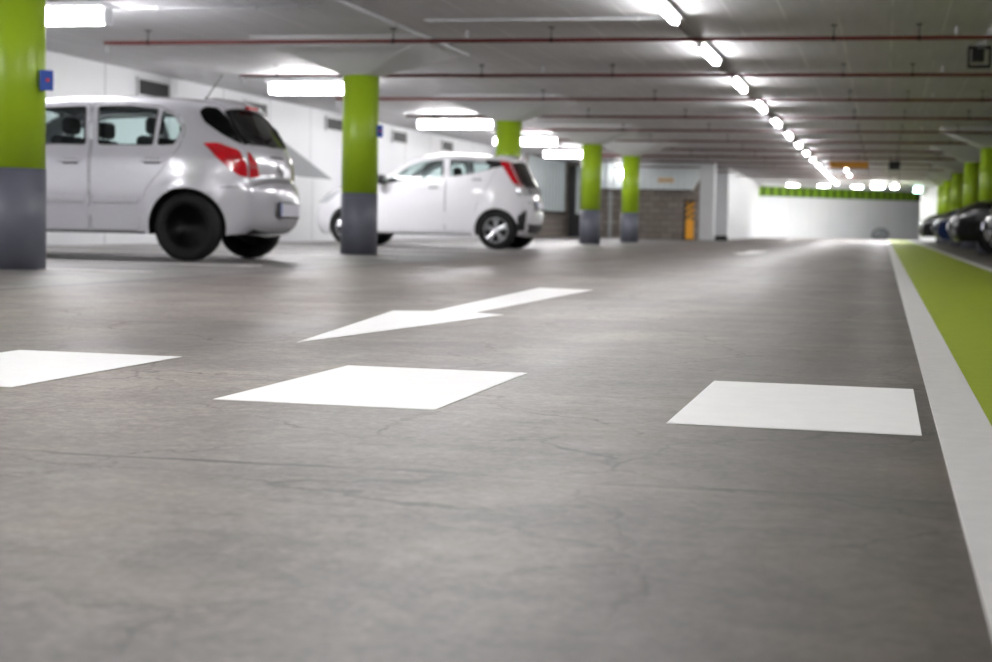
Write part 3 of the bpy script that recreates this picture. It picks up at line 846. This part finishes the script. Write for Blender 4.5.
def wheel(parent, x, y, sg, r, w, kind):
    bm = bmesh.new(); q = w/2
    lathe(bm, [(-q*.80, r*.66), (-q, r*.72), (-q*1.02, r*.84), (-q*.92, r*.94), (-q*.72, r*.985), (-q*.3, r), (q*.3, r), (q*.72, r*.985), (q*.92, r*.94), (q*1.02, r*.84), (q, r*.72), (q*.80, r*.66)], 48, 'y', (0, 0, 0), True)
    t = obj('wheel', bm, M['rubber'], parent, True); t.location = (x, y, r)
    bm = bmesh.new(); f = sg*q
    R_ = r*.67
    if kind == 'steel':
        lathe(bm, [(f*.80, R_), (f*.86, R_*.97), (f*.5, R_*.9), (f*.45, R_*.75), (f*.62, R_*.62), (f*.62, R_*.5), (f*.35, R_*.36), (f*.4, R_*.2), (f*.42, .001)], 40)
        rim = obj('rim', bm, M['blackrim'], t, True)
        bm = bmesh.new(); lathe(bm, [(f*.42, .03), (f*.6, .028), (f*.62, .001)], 16); obj('hub_cap', bm, M['steel'], t, True)
        for k in range(5):
            a = 2*PI*k/5
            bm = bmesh.new(); c = (R_*.36*math.cos(a), 0, R_*.36*math.sin(a)); tube(bm, (c[0], f*.4, c[2]), (c[0], f*.56, c[2]), .011, 6)
            obj('wheel_bolt', bm, M['steel'], t)
        for k in range(8):
            a = 2*PI*k/8+.2; bm = bmesh.new()
            c = (R_*.68*math.cos(a), R_*.68*math.sin(a)); tube(bm, (c[0], f*.50, c[1]), (c[0], f*.585, c[1]), .024, 10)
            obj('vent_hole', bm, M['rubber'], t)
    else:
        lathe(bm, [(f*.82, R_), (f*.90, R_*.98), (f*.86, R_*.92), (f*.1, R_*.88), (0, .001)], 40)
        obj('rim_barrel', bm, M['blackrim'], t, True)
        for k in range(5):
            bm = bmesh.new()
            for da in (-.17, .17):
                a = 2*PI*k/5+da+PI/2; a0 = 2*PI*k/5+da*.9+PI/2
                p0 = Vector((R_*.18*math.cos(a0), f*.72, R_*.18*math.sin(a0))); p1 = Vector((R_*.95*math.cos(a), f*.82, R_*.95*math.sin(a)))
                tube(bm, p0, p1, .020, 6, .016)
            obj('spoke', bm, M['alloy'], t)
        bm = bmesh.new(); lathe(bm, [(f*.84, R_*.985), (f*.93, R_*.96), (f*.84, R_*.90)], 40, 'y', (0, 0, 0), True); obj('rim_edge', bm, M['alloy'], t, True)
        bm = bmesh.new(); lathe(bm, [(f*.6, R_*.27), (f*.86, R_*.24), (f*.88, .001)], 20); obj('hub_cap', bm, M['alloy'], t, True)
    return t

def build_car(label, sp, paint, loc, rz, group=None):
    S = Shell(sp); P = M[paint]
    car = thing('car', label, 'car', loc, rz, group)
    ar, wr = sp['ar'], sp['wr']; zb = sp['zb']
    fx, rx = sp['axles'][0], sp['axles'][1]
    # ---- side silhouette with wheel arches
    low = []
    for ax in (fx, rx):
        a0 = math.asin((zb-wr)/ar)
        arc = [(ax+ar*math.cos(t), wr+ar*math.sin(t)) for t in np.linspace(a0, PI-a0, 22)]
        low += arc
    # line runs rear->front over the top; close along the bottom from front to rear
    boundary = [tuple(p) for p in S.line]+low
    off = []
    for d in (.006, .018, .036, .06, .085):
        off.append(S.line-S.nrm*d)
    extra = np.concatenate(off)
    doors = sp['doors']
    holes = [d['poly'] for d in doors]+[h for h in sp.get('side_glass', [])]
    bm = bmesh.new()
    for sg in (-1, 1):
        patch(bm, boundary, holes, extra, S.side(sg), lambda p, sg=sg: (0, sg, 0), .05)
    u0, u1 = 0, S.u[-1]
    gl = {k: [(S.ku(a), t*.75) for a, t in v] for k, v in sp['strip_glass'].items()}
    ev = []
    for t in (-.98, -.93, .93, .98): ev += [(u, t*.75) for u in np.arange(.02, u1, .04)]
    patch(bm, [(0, -.75), (u1, -.75), (u1, .75), (0, .75)], list(gl.values()), np.array(ev), S.strip(), S.stripn, .05)
    bmesh.ops.remove_doubles(bm, verts=bm.verts[:], dist=.0015)
    obj('body', bm, P, car)
    for d in doors:
        c = np.mean(np.array(d['poly']), 0)
        inset = [tuple(np.array(p)+(c-np.array(p))*(.006/max(.05, np.linalg.norm(c-np.array(p))))) for p in d['poly']]
        for sg in (-1, 1):
            bm = bmesh.new()
            patch(bm, inset, d['windows'], extra, S.side(sg), lambda p, sg=sg: (0, sg, 0), .05)
            dr = obj('door', bm, P, car)
            for wpoly in d['windows']:
                bm = bmesh.new(); patch(bm, wpoly, [], None, S.side(sg, -.006), lambda p, sg=sg: (0, sg, 0), .07)
                obj('window', bm, M['glass'], dr)
                bm = bmesh.new(); inner = [tuple(np.array(p)+(np.mean(np.array(wpoly), 0)-np.array(p))*.045) for p in wpoly]
                patch(bm, wpoly, [inner], None, S.side(sg, .002), lambda p, sg=sg: (0, sg, 0), .05)
                obj('window_seal', bm, M['blacktrim'], dr)
            hx, hz = d['handle']
            bm = bmesh.new(); y = float(S.half([[hx, hz]])[0])
            hb = roundpoly([(hx-.08, hz-.028), (hx+.08, hz-.028), (hx+.085, hz+.022), (hx-.085, hz+.022)], .02)
            patch(bm, hb, [], None, S.side(sg, .001), lambda p, sg=sg: (0, sg, 0), .02); 
            for f in bm.faces: f.material_index = 1
            box(bm, hx-.095, hx+.095, sg*(y+.022)-.010, sg*(y+.022)+.010, hz-.014, hz+.016, .006)
            box(bm, hx-.095, hx-.075, min(sg*(y-.002), sg*(y+.02)), max(sg*(y-.002), sg*(y+.02)), hz-.012, hz+.014)
            box(bm, hx+.075, hx+.095, min(sg*(y-.002), sg*(y+.02)), max(sg*(y-.002), sg*(y+.02)), hz-.012, hz+.014)
            obj('door_handle', bm, [P, M['blacktrim']], dr)
            if 'mould' in d:
                a, b, z0, z1 = d['mould']
                bm = bmesh.new(); patch(bm, roundpoly([(a, z0), (b, z0), (b, z1), (a, z1)], .02), [], None, S.side(sg, .012), lambda p, sg=sg: (0, sg, 0), .03)
                g = bmesh.ops.extrude_face_region(bm, geom=bm.faces[:])
                for v in [q for q in g['geom'] if isinstance(q, bmesh.types.BMVert)]: v.co.y -= sg*.014
                bmesh.ops.recalc_face_normals(bm, faces=bm.faces[:])
                obj('side_moulding', bm, P, dr)
    for nm, poly in sp['strip_glass'].items():
        strip_part(S, nm, M['tint'] if nm == 'rear_window' else M['glass'], poly, car, -.006, .06)
        c = np.mean(np.array(poly), 0)
        inner = [tuple(np.array(p)+(c-np.array(p))*.08) for p in poly]
        strip_part(S, 'window_seal', M['blacktrim'], poly, car, .002, .05, [inner])
    # ---- underside, wheel wells, cabin
    bm = bmesh.new(); hw = S.sp['prof'][0][1]-.05
    xs0, xs1 = S.line[0][0]+.1, S.line[-1][0]-.1
    box(bm, rx+ar+.02, fx-ar-.02, -hw, hw, zb+.005, zb+.06)
    box(bm, xs0, xs1, -hw+.27, hw-.27, zb+.01, zb+.16)
    box(bm, xs0+.02, rx-ar-.01, -hw+.12, hw-.12, zb+.01, zb+.06)
    box(bm, fx+ar+.01, xs1-.02, -hw+.12, hw-.12, zb+.01, zb+.06)
    obj('underbody', bm, M['blacktrim'], car)
    for ax in (fx, rx):
        for sg in (-1, 1):
            bm = bmesh.new()
            a0 = math.asin((zb-wr)/ar); T = np.linspace(a0, PI-a0, 20); rings = []
            for rr, dy in ((ar+.001, 0), (ar+.004, .27)):
                ring = []
                for t in T:
                    p = (ax+ar*math.cos(t), wr+ar*math.sin(t)); y = float(S.half([p])[0])-.001
                    ring.append(bm.verts.new((ax+rr*math.cos(t), sg*(y-dy), wr+rr*math.sin(t))))
                rings.append(ring)
            for k in range(19): bm.faces.new((rings[0][k], rings[0][k+1], rings[1][k+1], rings[1][k]))
            bm.faces.new(rings[1])
            obj('wheel_well', bm, M['blacktrim'], car)
    zc = sp['belt']-.03
    bm = bmesh.new(); cx0, cx1 = sp['cabin']
    box(bm, cx0, cx1, -hw+.1, hw-.1, zc-.30, zc-.26)
    obj('cabin_floor', bm, M['seat'], car)
    a, b = sp['roof_keys']
    strip_part(S, 'headliner', M['liner'], [(a, -.97), (b, -.97), (b, .97), (a, .97)], car, -.03, .09)
    bm = bmesh.new(); dx = sp['dash']; box(bm, dx-.16, dx+.16, -hw+.1, hw-.1, zc-.25, zc+.02, .05)
    obj('dashboard', bm, M['seat'], car)
    for (x, wide) in sp['seats']:
        for yc in ((-.36, .36) if wide < .7 else (0,)):
            bm = bmesh.new(); h = wide/2
            box(bm, x-.12, x+.42, yc-h, yc+h, zc-.42, zc-.25, .05)
            box(bm, x-.14, x+.0, yc-h, yc+h, zc-.30, zc+.12, .05)
            st = obj('seat', bm, M['seat'], car)
            for hy in ((yc,) if wide < .7 else (-.38, .38)):
                bm = bmesh.new(); box(bm, x-.15, x-.05, hy-.13, hy+.13, zc+.13, zc+.29, .045)
                for q in (-.05, .05): tube(bm, (x-.09, hy+q, zc+.08), (x-.09, hy+q, zc+.15), .008, 6)
                obj('headrest', bm, M['seat'], st)
    for ax in (fx, rx):
        for sg in (-1, 1):
            y = float(S.base(np.array([[ax, wr+ar+.05]]))[0])-.02-sp['tw']/2
            wheel(car, ax, sg*y, sg, wr, sp['tw'], sp['wheel'])
    # ---- mirrors
    mx, mz = sp['mirror']
    for sg in (-1, 1):
        y = float(S.half([[mx, mz-.03]])[0])
        bm = bmesh.new(); box(bm, mx-.07, mx+.07, min(sg*(y+.03), sg*(y+.22)), max(sg*(y+.03), sg*(y+.22)), mz-.03, mz+.11, .035)
        mr = obj('mirror', bm, M[sp['mirror_mat']] if sp['mirror_mat'] else P, car, True)
        bm = bmesh.new(); box(bm, mx-.03, mx+.05, min(sg*(y-.03), sg*(y+.05)), max(sg*(y-.03), sg*(y+.05)), mz-.03, mz+.01, .008); obj('mirror_arm', bm, M['blacktrim'], mr)
        bm = bmesh.new(); box(bm, mx-.076, mx-.068, min(sg*(y+.05), sg*(y+.2)), max(sg*(y+.05), sg*(y+.2)), mz-.01, mz+.09); obj('mirror_glass', bm, M['chrome'], mr)
    for nm, mt, poly, o_, st in sp['side_parts']: side_part(S, nm, M[mt] if mt else P, poly, car, o_, step=st)
    for nm, mt, poly, o_, st in sp['strip_parts']:
        strip_part(S, nm, M[mt] if mt else P, poly, car, o_, st)
    if 'lens_wrap' in sp:      # lamps that wrap from flank to tail or nose
        for nm, mt, spoly, tpoly in sp['lens_wrap']:
            for sg in (-1, 1):
                bm = bmesh.new()
                if spoly: patch(bm, spoly, [], None, S.side(sg, .007), lambda p, sg=sg: (0, sg, 0), .03)
                if tpoly: patch(bm, [(S.ku(k), sg*t*.75) for k, t in tpoly], [], None, S.strip(.007), S.stripn, .03)
                obj(nm, bm, M[mt], car)
    if 'extra' in sp: sp['extra'](S, car, P)
    return car

def corsa_extra(S, car, P):
    bm = bmesh.new()      # spoiler over the rear window
    k0, k1 = S.ku(7.97), S.ku(9.2)
    patch(bm, [(k0, -.68), (k1, -.70), (k1, .70), (k0, .68)], [], None, S.strip(.03), S.stripn, .05)
    g = bmesh.ops.extrude_face_region(bm, geom=bm.faces[:])
    for v in [q for q in g['geom'] if isinstance(q, bmesh.types.BMVert)]: v.co.z -= .035; v.co.x += .012
    bmesh.ops.recalc_face_normals(bm, faces=bm.faces[:])
    sp_ = obj('spoiler', bm, P, car)
    m = S.strip(.012)(np.array([[S.ku(7.95), 0.]]))[0]
    bm = bmesh.new(); box(bm, m[0]-.035, m[0]-.005, -.13, .13, m[2]-.01, m[2]+.025, .006); obj('brake_light', bm, M['redlens'], sp_)
    a = S.strip(0)(np.array([[S.ku(9.9), 0.]]))[0]
    bm = bmesh.new(); tube(bm, (a[0], 0, a[2]-.01), (a[0], 0, a[2]+.03), .018, 10, .01); tube(bm, (a[0], 0, a[2]+.02), (a[0]-.16, 0, a[2]+.24), .005, 6)
    obj('antenna', bm, M['blacktrim'], car)
    plate_on(S, car, 2.25, .26, .06)
    m = S.strip(.012)(np.array([[S.ku(5.6), 0.]]))[0]; n = S.stripn((S.ku(5.6), 0))
    bm = bmesh.new(); lathe(bm, [(-.006, .055), (.006, .055), (.006, .043), (-.006, .043)], 28, 'x', (0, 0, 0), True); box(bm, -.004, .004, -.05, .05, -.006, .006)
    bd = obj('badge', bm, M['chrome'], car, True); bd.location = m; bd.rotation_euler = (0, math.atan2(-n[2], -n[0]) if False else .25, 0)
    wip = S.strip(.02)(np.array([[S.ku(7.15), 0.], [S.ku(7.3), .42*.75]]))
    bm = bmesh.new(); tube(bm, wip[0], wip[1], .008, 6); tube(bm, wip[0]-np.array([-.02, 0, 0]), wip[0]+np.array([-.01, 0, 0]), .02, 10)
    obj('rear_wiper', bm, M['blacktrim'], car)

def plate_on(S, car, key, hw, hh):
    c = S.strip(.018)(np.array([[S.ku(key), 0.]]))[0]
    n = Vector(S.stripn((S.ku(key), 0))); an = math.atan2(n.x, n.z)-PI/2 if n.x > 0 else PI/2+math.atan2(n.x, n.z)
    sg = 1 if n.x > 0 else -1
    bm = bmesh.new(); box(bm, -.008, .008, -hw, hw, -hh, hh, .004)
    p = obj('number_plate', bm, M['plate'], car); p.location = c; p.rotation_euler = (0, an, 0)
    bm = bmesh.new()
    y = (hw-.045, hw-.004) if sg < 0 else (-hw+.004, -hw+.045)
    box(bm, min(sg*.0078, sg*.0095), max(sg*.0078, sg*.0095), y[0], y[1], -hh+.004, hh-.004); obj('plate_band', bm, M['blue'], p)
    bm = bmesh.new(); box(bm, min(sg*-.012, sg*.004), max(sg*-.012, sg*.004), -hw-.012, hw+.012, -hh-.012, hh+.012, .004); obj('plate_frame', bm, M['blacktrim'], p)

CORSA = dict(
    outline=[(-1.79, .25, .03), (-1.875, .32, .06), (-1.915, .43, .075), (-1.91, .60, .08), (-1.885, .675, .08), (-1.84, .73, .07), (-1.83, .88, .07), (-1.785, 1.02, .065),
             (-1.55, 1.37, .05), (-1.44, 1.405, .045), (-1.15, 1.44, .04), (-.65, 1.468, .035), (-.15, 1.468, .035), (.2, 1.44, .035), (.45, 1.385, .04),
             (.85, 1.20, .06), (1.20, .99, .07), (1.5, .92, .06), (1.76, .81, .07), (1.90, .68, .08), (1.95, .5, .09), (1.93, .33, .08), (1.86, .22, .04)],
    prof=[(.18, .80), (.24, .825), (.34, .835), (.60, .855), (.80, .852), (.93, .84), (.97, .82), (1.03, .805), (1.25, .73), (1.50, .62)],
    taper=(-1.2, .23, 1.8, 1.15, .22, 2.0), axles=(1.17, -1.34), wr=.305, ar=.345, zb=.235, tw=.19, round=.085, belt=1.03,
    doors=[dict(poly=roundpoly([(-.44, .26), (-.43, 1.04), (-.37, 1.40), (-.75, 1.405), (-1.05, 1.375), (-1.24, 1.29), (-1.31, 1.16), (-1.27, 1.0), (-1.12, .80), (-.97, .63), (-.92, .45), (-.90, .26)], .04),
                windows=[roundpoly([(-.49, 1.02), (-.43, 1.372), (-.75, 1.378), (-1.02, 1.35), (-1.02, 1.02)], .03), roundpoly([(-1.06, 1.02), (-1.06, 1.34), (-1.19, 1.285), (-1.275, 1.17), (-1.22, 1.03)], .03)],
                handle=(-1.03, .885), mould=(-.90, -.47, .50, .555)),
           dict(poly=roundpoly([(-.425, .26), (-.415, 1.04), (-.355, 1.40), (.15, 1.385), (.42, 1.325), (.98, 1.02), (.97, .80), (.84, .62), (.79, .45), (.77, .26)], .04),
                windows=[roundpoly([(-.375, 1.02), (-.315, 1.372), (.13, 1.355), (.40, 1.29), (.86, 1.03)], .03)],
                handle=(-.24, .875), mould=(-.38, .72, .50, .555))],
    strip_glass=dict(rear_window=[(7.03, -.80), (7.3, -.93), (7.75, -.97), (7.93, -.80), (7.95, .80), (7.75, .97), (7.3, .93), (7.03, .80), (6.93, 0)],
                     windscreen=[(14.15, -.88), (15.95, -.92), (15.95, .92), (14.15, .88)]),
    cabin=(-1.5, 1.0), roof_keys=(8.3, 14), dash=.95, seats=[(.10, .5), (-.74, 1.2)], mirror=(.78, 1.03), mirror_mat=None, wheel='steel',
    side_parts=[('sill_trim', 'blacktrim', [(-.96, .236), (.80, .236), (.80, .252), (-.96, .252)], .004, .05),
                ('bumper_gap', 'blacktrim', [(-1.64, .655), (-1.88, .668), (-1.88, .675), (-1.64, .663)], .003, .03)],
    strip_parts=[('bumper_gap', 'blacktrim', [(4.15, -1), (4.3, -1), (4.3, 1), (4.15, 1)], .003, .04),
                 ('bumper_skirt', 'greycar', [(.1, -.95), (.75, -.95), (.75, .95), (.1, .95)], .004, .05),
                 ('tailgate_seam', 'blacktrim', [(4.6, -.80), (4.68, -.80), (4.68, .80), (4.6, .80)], .003, .04),
                 ('tailgate_recess', 'blacktrim', [(6.3, -.28), (6.42, -.30), (6.42, .30), (6.3, .28)], .003, .04),
                 ('grille', 'blacktrim', [(18.9, -.45), (19.5, -.5), (19.5, .5), (18.9, .45)], .005, .05),
                 ('grille', 'blacktrim', [(20.1, -.6), (21, -.6), (21, .6), (20.1, .6)], .005, .05)],
    lens_wrap=[('rear_window_edge', 'tintgloss', roundpoly([(-1.775, 1.04), (-1.62, 1.13), (-1.46, 1.235), (-1.40, 1.33), (-1.44, 1.375), (-1.535, 1.365), (-1.66, 1.235)], .03), [(7.05, 1.0), (7.9, 1.0), (7.93, .78), (7.75, .95), (7.3, .91), (7.05, .78)]),
               ('tail_light', 'redlens', roundpoly([(-1.47, 1.05), (-1.60, 1.055), (-1.77, .99), (-1.825, .87), (-1.835, .75), (-1.78, .77), (-1.65, .88)], .03), [(5.1, 1.0), (6.7, 1.0), (6.6, .93), (6.0, .80), (5.2, .74)]),
               ('reversing_lamp', 'clearlens', None, [(5.75, .95), (6.05, .95), (6.05, .83), (5.75, .81)]),
               ('headlight', 'clearlens', roundpoly([(1.50, .88), (1.78, .785), (1.88, .66), (1.72, .66)], .03), [(17.75, 1), (19.1, 1), (19.0, .72), (18.2, .62)])],
    extra=corsa_extra)

def aygo_extra(S, car, P):
    bm = bmesh.new()
    k0, k1 = S.ku(6.95), S.ku(8.3)
    patch(bm, [(k0, -.66), (k1, -.68), (k1, .68), (k0, .66)], [], None, S.strip(.03), S.stripn, .05)
    g = bmesh.ops.extrude_face_region(bm, geom=bm.faces[:])
    for v in [q for q in g['geom'] if isinstance(q, bmesh.types.BMVert)]: v.co.z -= .035; v.co.x += .012
    bmesh.ops.recalc_face_normals(bm, faces=bm.faces[:])
    obj('spoiler', bm, P, car)
    a = S.strip(0)(np.array([[S.ku(8.1), 0.]]))[0]
    bm = bmesh.new(); tube(bm, (a[0], 0, a[2]-.01), (a[0]-.03, 0, a[2]+.06), .014, 8, .006); obj('antenna', bm, M['blacktrim'], car)
    plate_on(S, car, 3.4, .26, .055)

AYGO = dict(
    outline=[(-1.58, .21, .03), (-1.66, .29, .05), (-1.70, .42, .07), (-1.69, .60, .075), (-1.66, .74, .075), (-1.63, .90, .07), (-1.58, 1.0, .065),
             (-1.40, 1.33, .05), (-1.30, 1.365, .045), (-.95, 1.40, .035), (-.5, 1.425, .03), (-.1, 1.405, .03), (.12, 1.345, .035), (.4, 1.165, .05), (.68, .99, .06),
             (1.0, .945, .05), (1.32, .87, .06), (1.54, .76, .07), (1.65, .62, .08), (1.69, .45, .08), (1.67, .3, .07), (1.60, .20, .04)],
    prof=[(.18, .755), (.24, .775), (.34, .79), (.60, .805), (.80, .805), (.92, .80), (1.0, .78), (1.10, .755), (1.25, .70), (1.46, .60)],
    taper=(-1.1, .13, 2.0, .95, .22, 2.0), axles=(1.08, -1.26), wr=.29, ar=.325, zb=.20, tw=.165, round=.08, belt=1.0,
    doors=[dict(poly=roundpoly([(-.47, .25), (-.475, 1.06), (-.45, 1.375), (-.85, 1.375), (-1.08, 1.335), (-1.26, 1.245), (-1.12, .95), (-.98, .72), (-.92, .5), (-.90, .25)], .03),
                windows=[roundpoly([(-.52, 1.08), (-.50, 1.34), (-.85, 1.342), (-1.05, 1.305), (-1.20, 1.23), (-1.10, 1.19), (-.9, 1.14)], .025)], handle=(-.95, 1.06)),
           dict(poly=roundpoly([(-.455, .25), (-.46, 1.06), (-.435, 1.375), (-.08, 1.355), (.14, 1.29), (.62, .98), (.66, .86), (.68, .60), (.73, .4), (.73, .25)], .03),
                windows=[roundpoly([(-.43, 1.065), (-.40, 1.34), (-.08, 1.315), (.12, 1.245), (.52, .985), (.40, .975)], .025)], handle=(-.28, .93))],
    strip_glass=dict(rear_window=[(5.2, -.80), (6.0, -.93), (6.9, -.93), (6.9, .93), (6.0, .93), (5.2, .80)],
                     windscreen=[(11.2, -.90), (13.9, -.94), (13.9, .94), (11.2, .90)]),
    cabin=(-1.3, .75), roof_keys=(7.3, 11), dash=.5, seats=[(-.25, .48), (-1.0, 1.1)], mirror=(.52, .985), mirror_mat='blacktrim', wheel='alloy',
    side_parts=[('sill_trim', 'blacktrim', [(-.90, .203), (.72, .203), (.72, .222), (-.90, .222)], .004, .05),
                ('bumper_trim', 'blacktrim', roundpoly([(-1.58, .50), (-1.69, .60), (-1.69, .46), (-1.665, .29), (-1.50, .27), (-1.58, .36)], .02), .005, .03),
                ('window_panel', 'blacktrim', [(-1.21, 1.225), (-1.06, 1.30), (-1.06, 1.345), (-1.36, 1.33), (-1.40, 1.27)], .004, .04)],
    strip_parts=[('tailgate_seam', 'blacktrim', [(3.7, -.85), (3.78, -.85), (3.78, .85), (3.7, .85)], .003, .04),
                 ('bumper_insert', 'blacktrim', [(.8, -.7), (1.8, -.98), (1.8, .98), (.8, .7)], .004, .05),
                 ('grille', 'blacktrim', [(18.6, -.7), (20.2, -.8), (20.2, .8), (18.6, .7)], .005, .05),
                 ('tailgate_gloss', 'blacktrim', [(4.5, -.95), (5.25, -.95), (5.25, .95), (4.5, .95)], .004, .05)],
    lens_wrap=[('tail_light', 'redlens', roundpoly([(-1.27, 1.335), (-1.40, 1.32), (-1.575, 1.0), (-1.60, .93), (-1.50, 1.0)], .02), [(5.3, 1), (6.9, 1), (6.9, .95), (5.3, .93)]),
               ('reversing_lamp', 'clearlens', roundpoly([(-1.52, .985), (-1.585, .985), (-1.625, .88), (-1.63, .80), (-1.57, .83)], .02), [(4.4, 1), (5.3, 1), (5.2, .80), (4.5, .78)]),
               ('headlight', 'clearlens', roundpoly([(1.15, .88), (1.50, .77), (1.62, .64), (1.45, .66)], .03), [(16.6, 1), (18.1, 1), (18.0, .7), (17.2, .62)])],
    extra=aygo_extra)

def dark_extra(S, car, P):
    plate_on(S, car, 20.0, .26, .055)
    m = S.strip(.012)(np.array([[S.ku(18.6), 0.]]))[0]
    bm = bmesh.new(); lathe(bm, [(-.006, .05), (.006, .05), (.006, .04), (-.006, .04)], 24, 'x', (0, 0, 0), True)
    bd = obj('badge', bm, M['chrome'], car, True); bd.location = m
DARK = dict(CORSA)
DARK.update(wheel='alloy', extra=dark_extra,
    prof=[(.18, .83), (.24, .855), (.34, .87), (.60, .89), (.80, .885), (.93, .875), (.97, .855), (1.03, .84), (1.25, .76), (1.50, .65)],
    strip_parts=CORSA['strip_parts'][:4]+[('grille', 'blacktrim', [(18.5, -.42), (19.3, -.5), (19.3, .5), (18.5, .42)], .005, .05), ('grille_bar', 'chrome', [(18.85, -.47), (18.97, -.48), (18.97, .48), (18.85, .47)], .012, .05),
                 ('bumper_intake', 'blacktrim', [(20.2, -.75), (21.2, -.75), (21.2, .75), (20.2, .75)], .005, .05)],
    side_parts=CORSA['side_parts'],
    lens_wrap=CORSA['lens_wrap'][:3]+[('headlight', 'smokelens', roundpoly([(1.42, .90), (1.76, .80), (1.90, .67), (1.70, .68)], .03), [(17.6, 1), (19.2, 1), (19.0, .66), (18.0, .58)]),
               ('fog_lamp', 'clearlens', None, [(20.3, .93), (20.8, .93), (20.8, .82), (20.3, .82)])])

build_car('silver five-door hatchback with black steel wheels beside nearest left column', CORSA, 'silver', (-7.36, 14.12, 0), PI+.015)
build_car('white small hatchback with silver alloy wheels, beyond the second left column', AYGO, 'whitecar', (-6.95, 24.56, 0), PI)
g = 'dark cars parked nose-out on the right'
build_car('black car at right edge of the photo, nearest of the dark cars', DARK, 'blackcar', (1.64+1.98, 27.45, 0), PI, g)
build_car('large black car with bright headlight, second of the dark cars from right photo edge', DARK, 'blackcar', (1.24+1.98, 31.5, 0), PI, g)
build_car('navy blue car between the large black car and the dark grey car', DARK, 'bluecar', (1.27+1.98, 42.6, 0), PI, g)
build_car('dark grey car farthest on the right, beside the white partition', DARK, 'greycar', (1.20+1.98, 56.4, 0), PI, g)
# ------------------------------------------------------------------ world, render look
w = bpy.data.worlds.new('world'); sc.world = w; w.use_nodes = True
w.node_tree.nodes['Background'].inputs[0].default_value = (.8, .85, .9, 1); w.node_tree.nodes['Background'].inputs[1].default_value = .02
sc.view_settings.view_transform = 'Standard'; sc.view_settings.look = 'None'
sc.view_settings.gamma = 1; sc.view_settings.exposure = 2.1
sc.view_settings.use_curve_mapping = False
sc.cycles.use_denoising = True
sc.cycles.max_bounces = 10; sc.cycles.diffuse_bounces = 6; sc.cycles.glossy_bounces = 4; sc.cycles.transparent_max_bounces = 12
sc.cycles.sample_clamp_indirect = 6
sc.cycles.caustics_reflective = False; sc.cycles.caustics_refractive = False
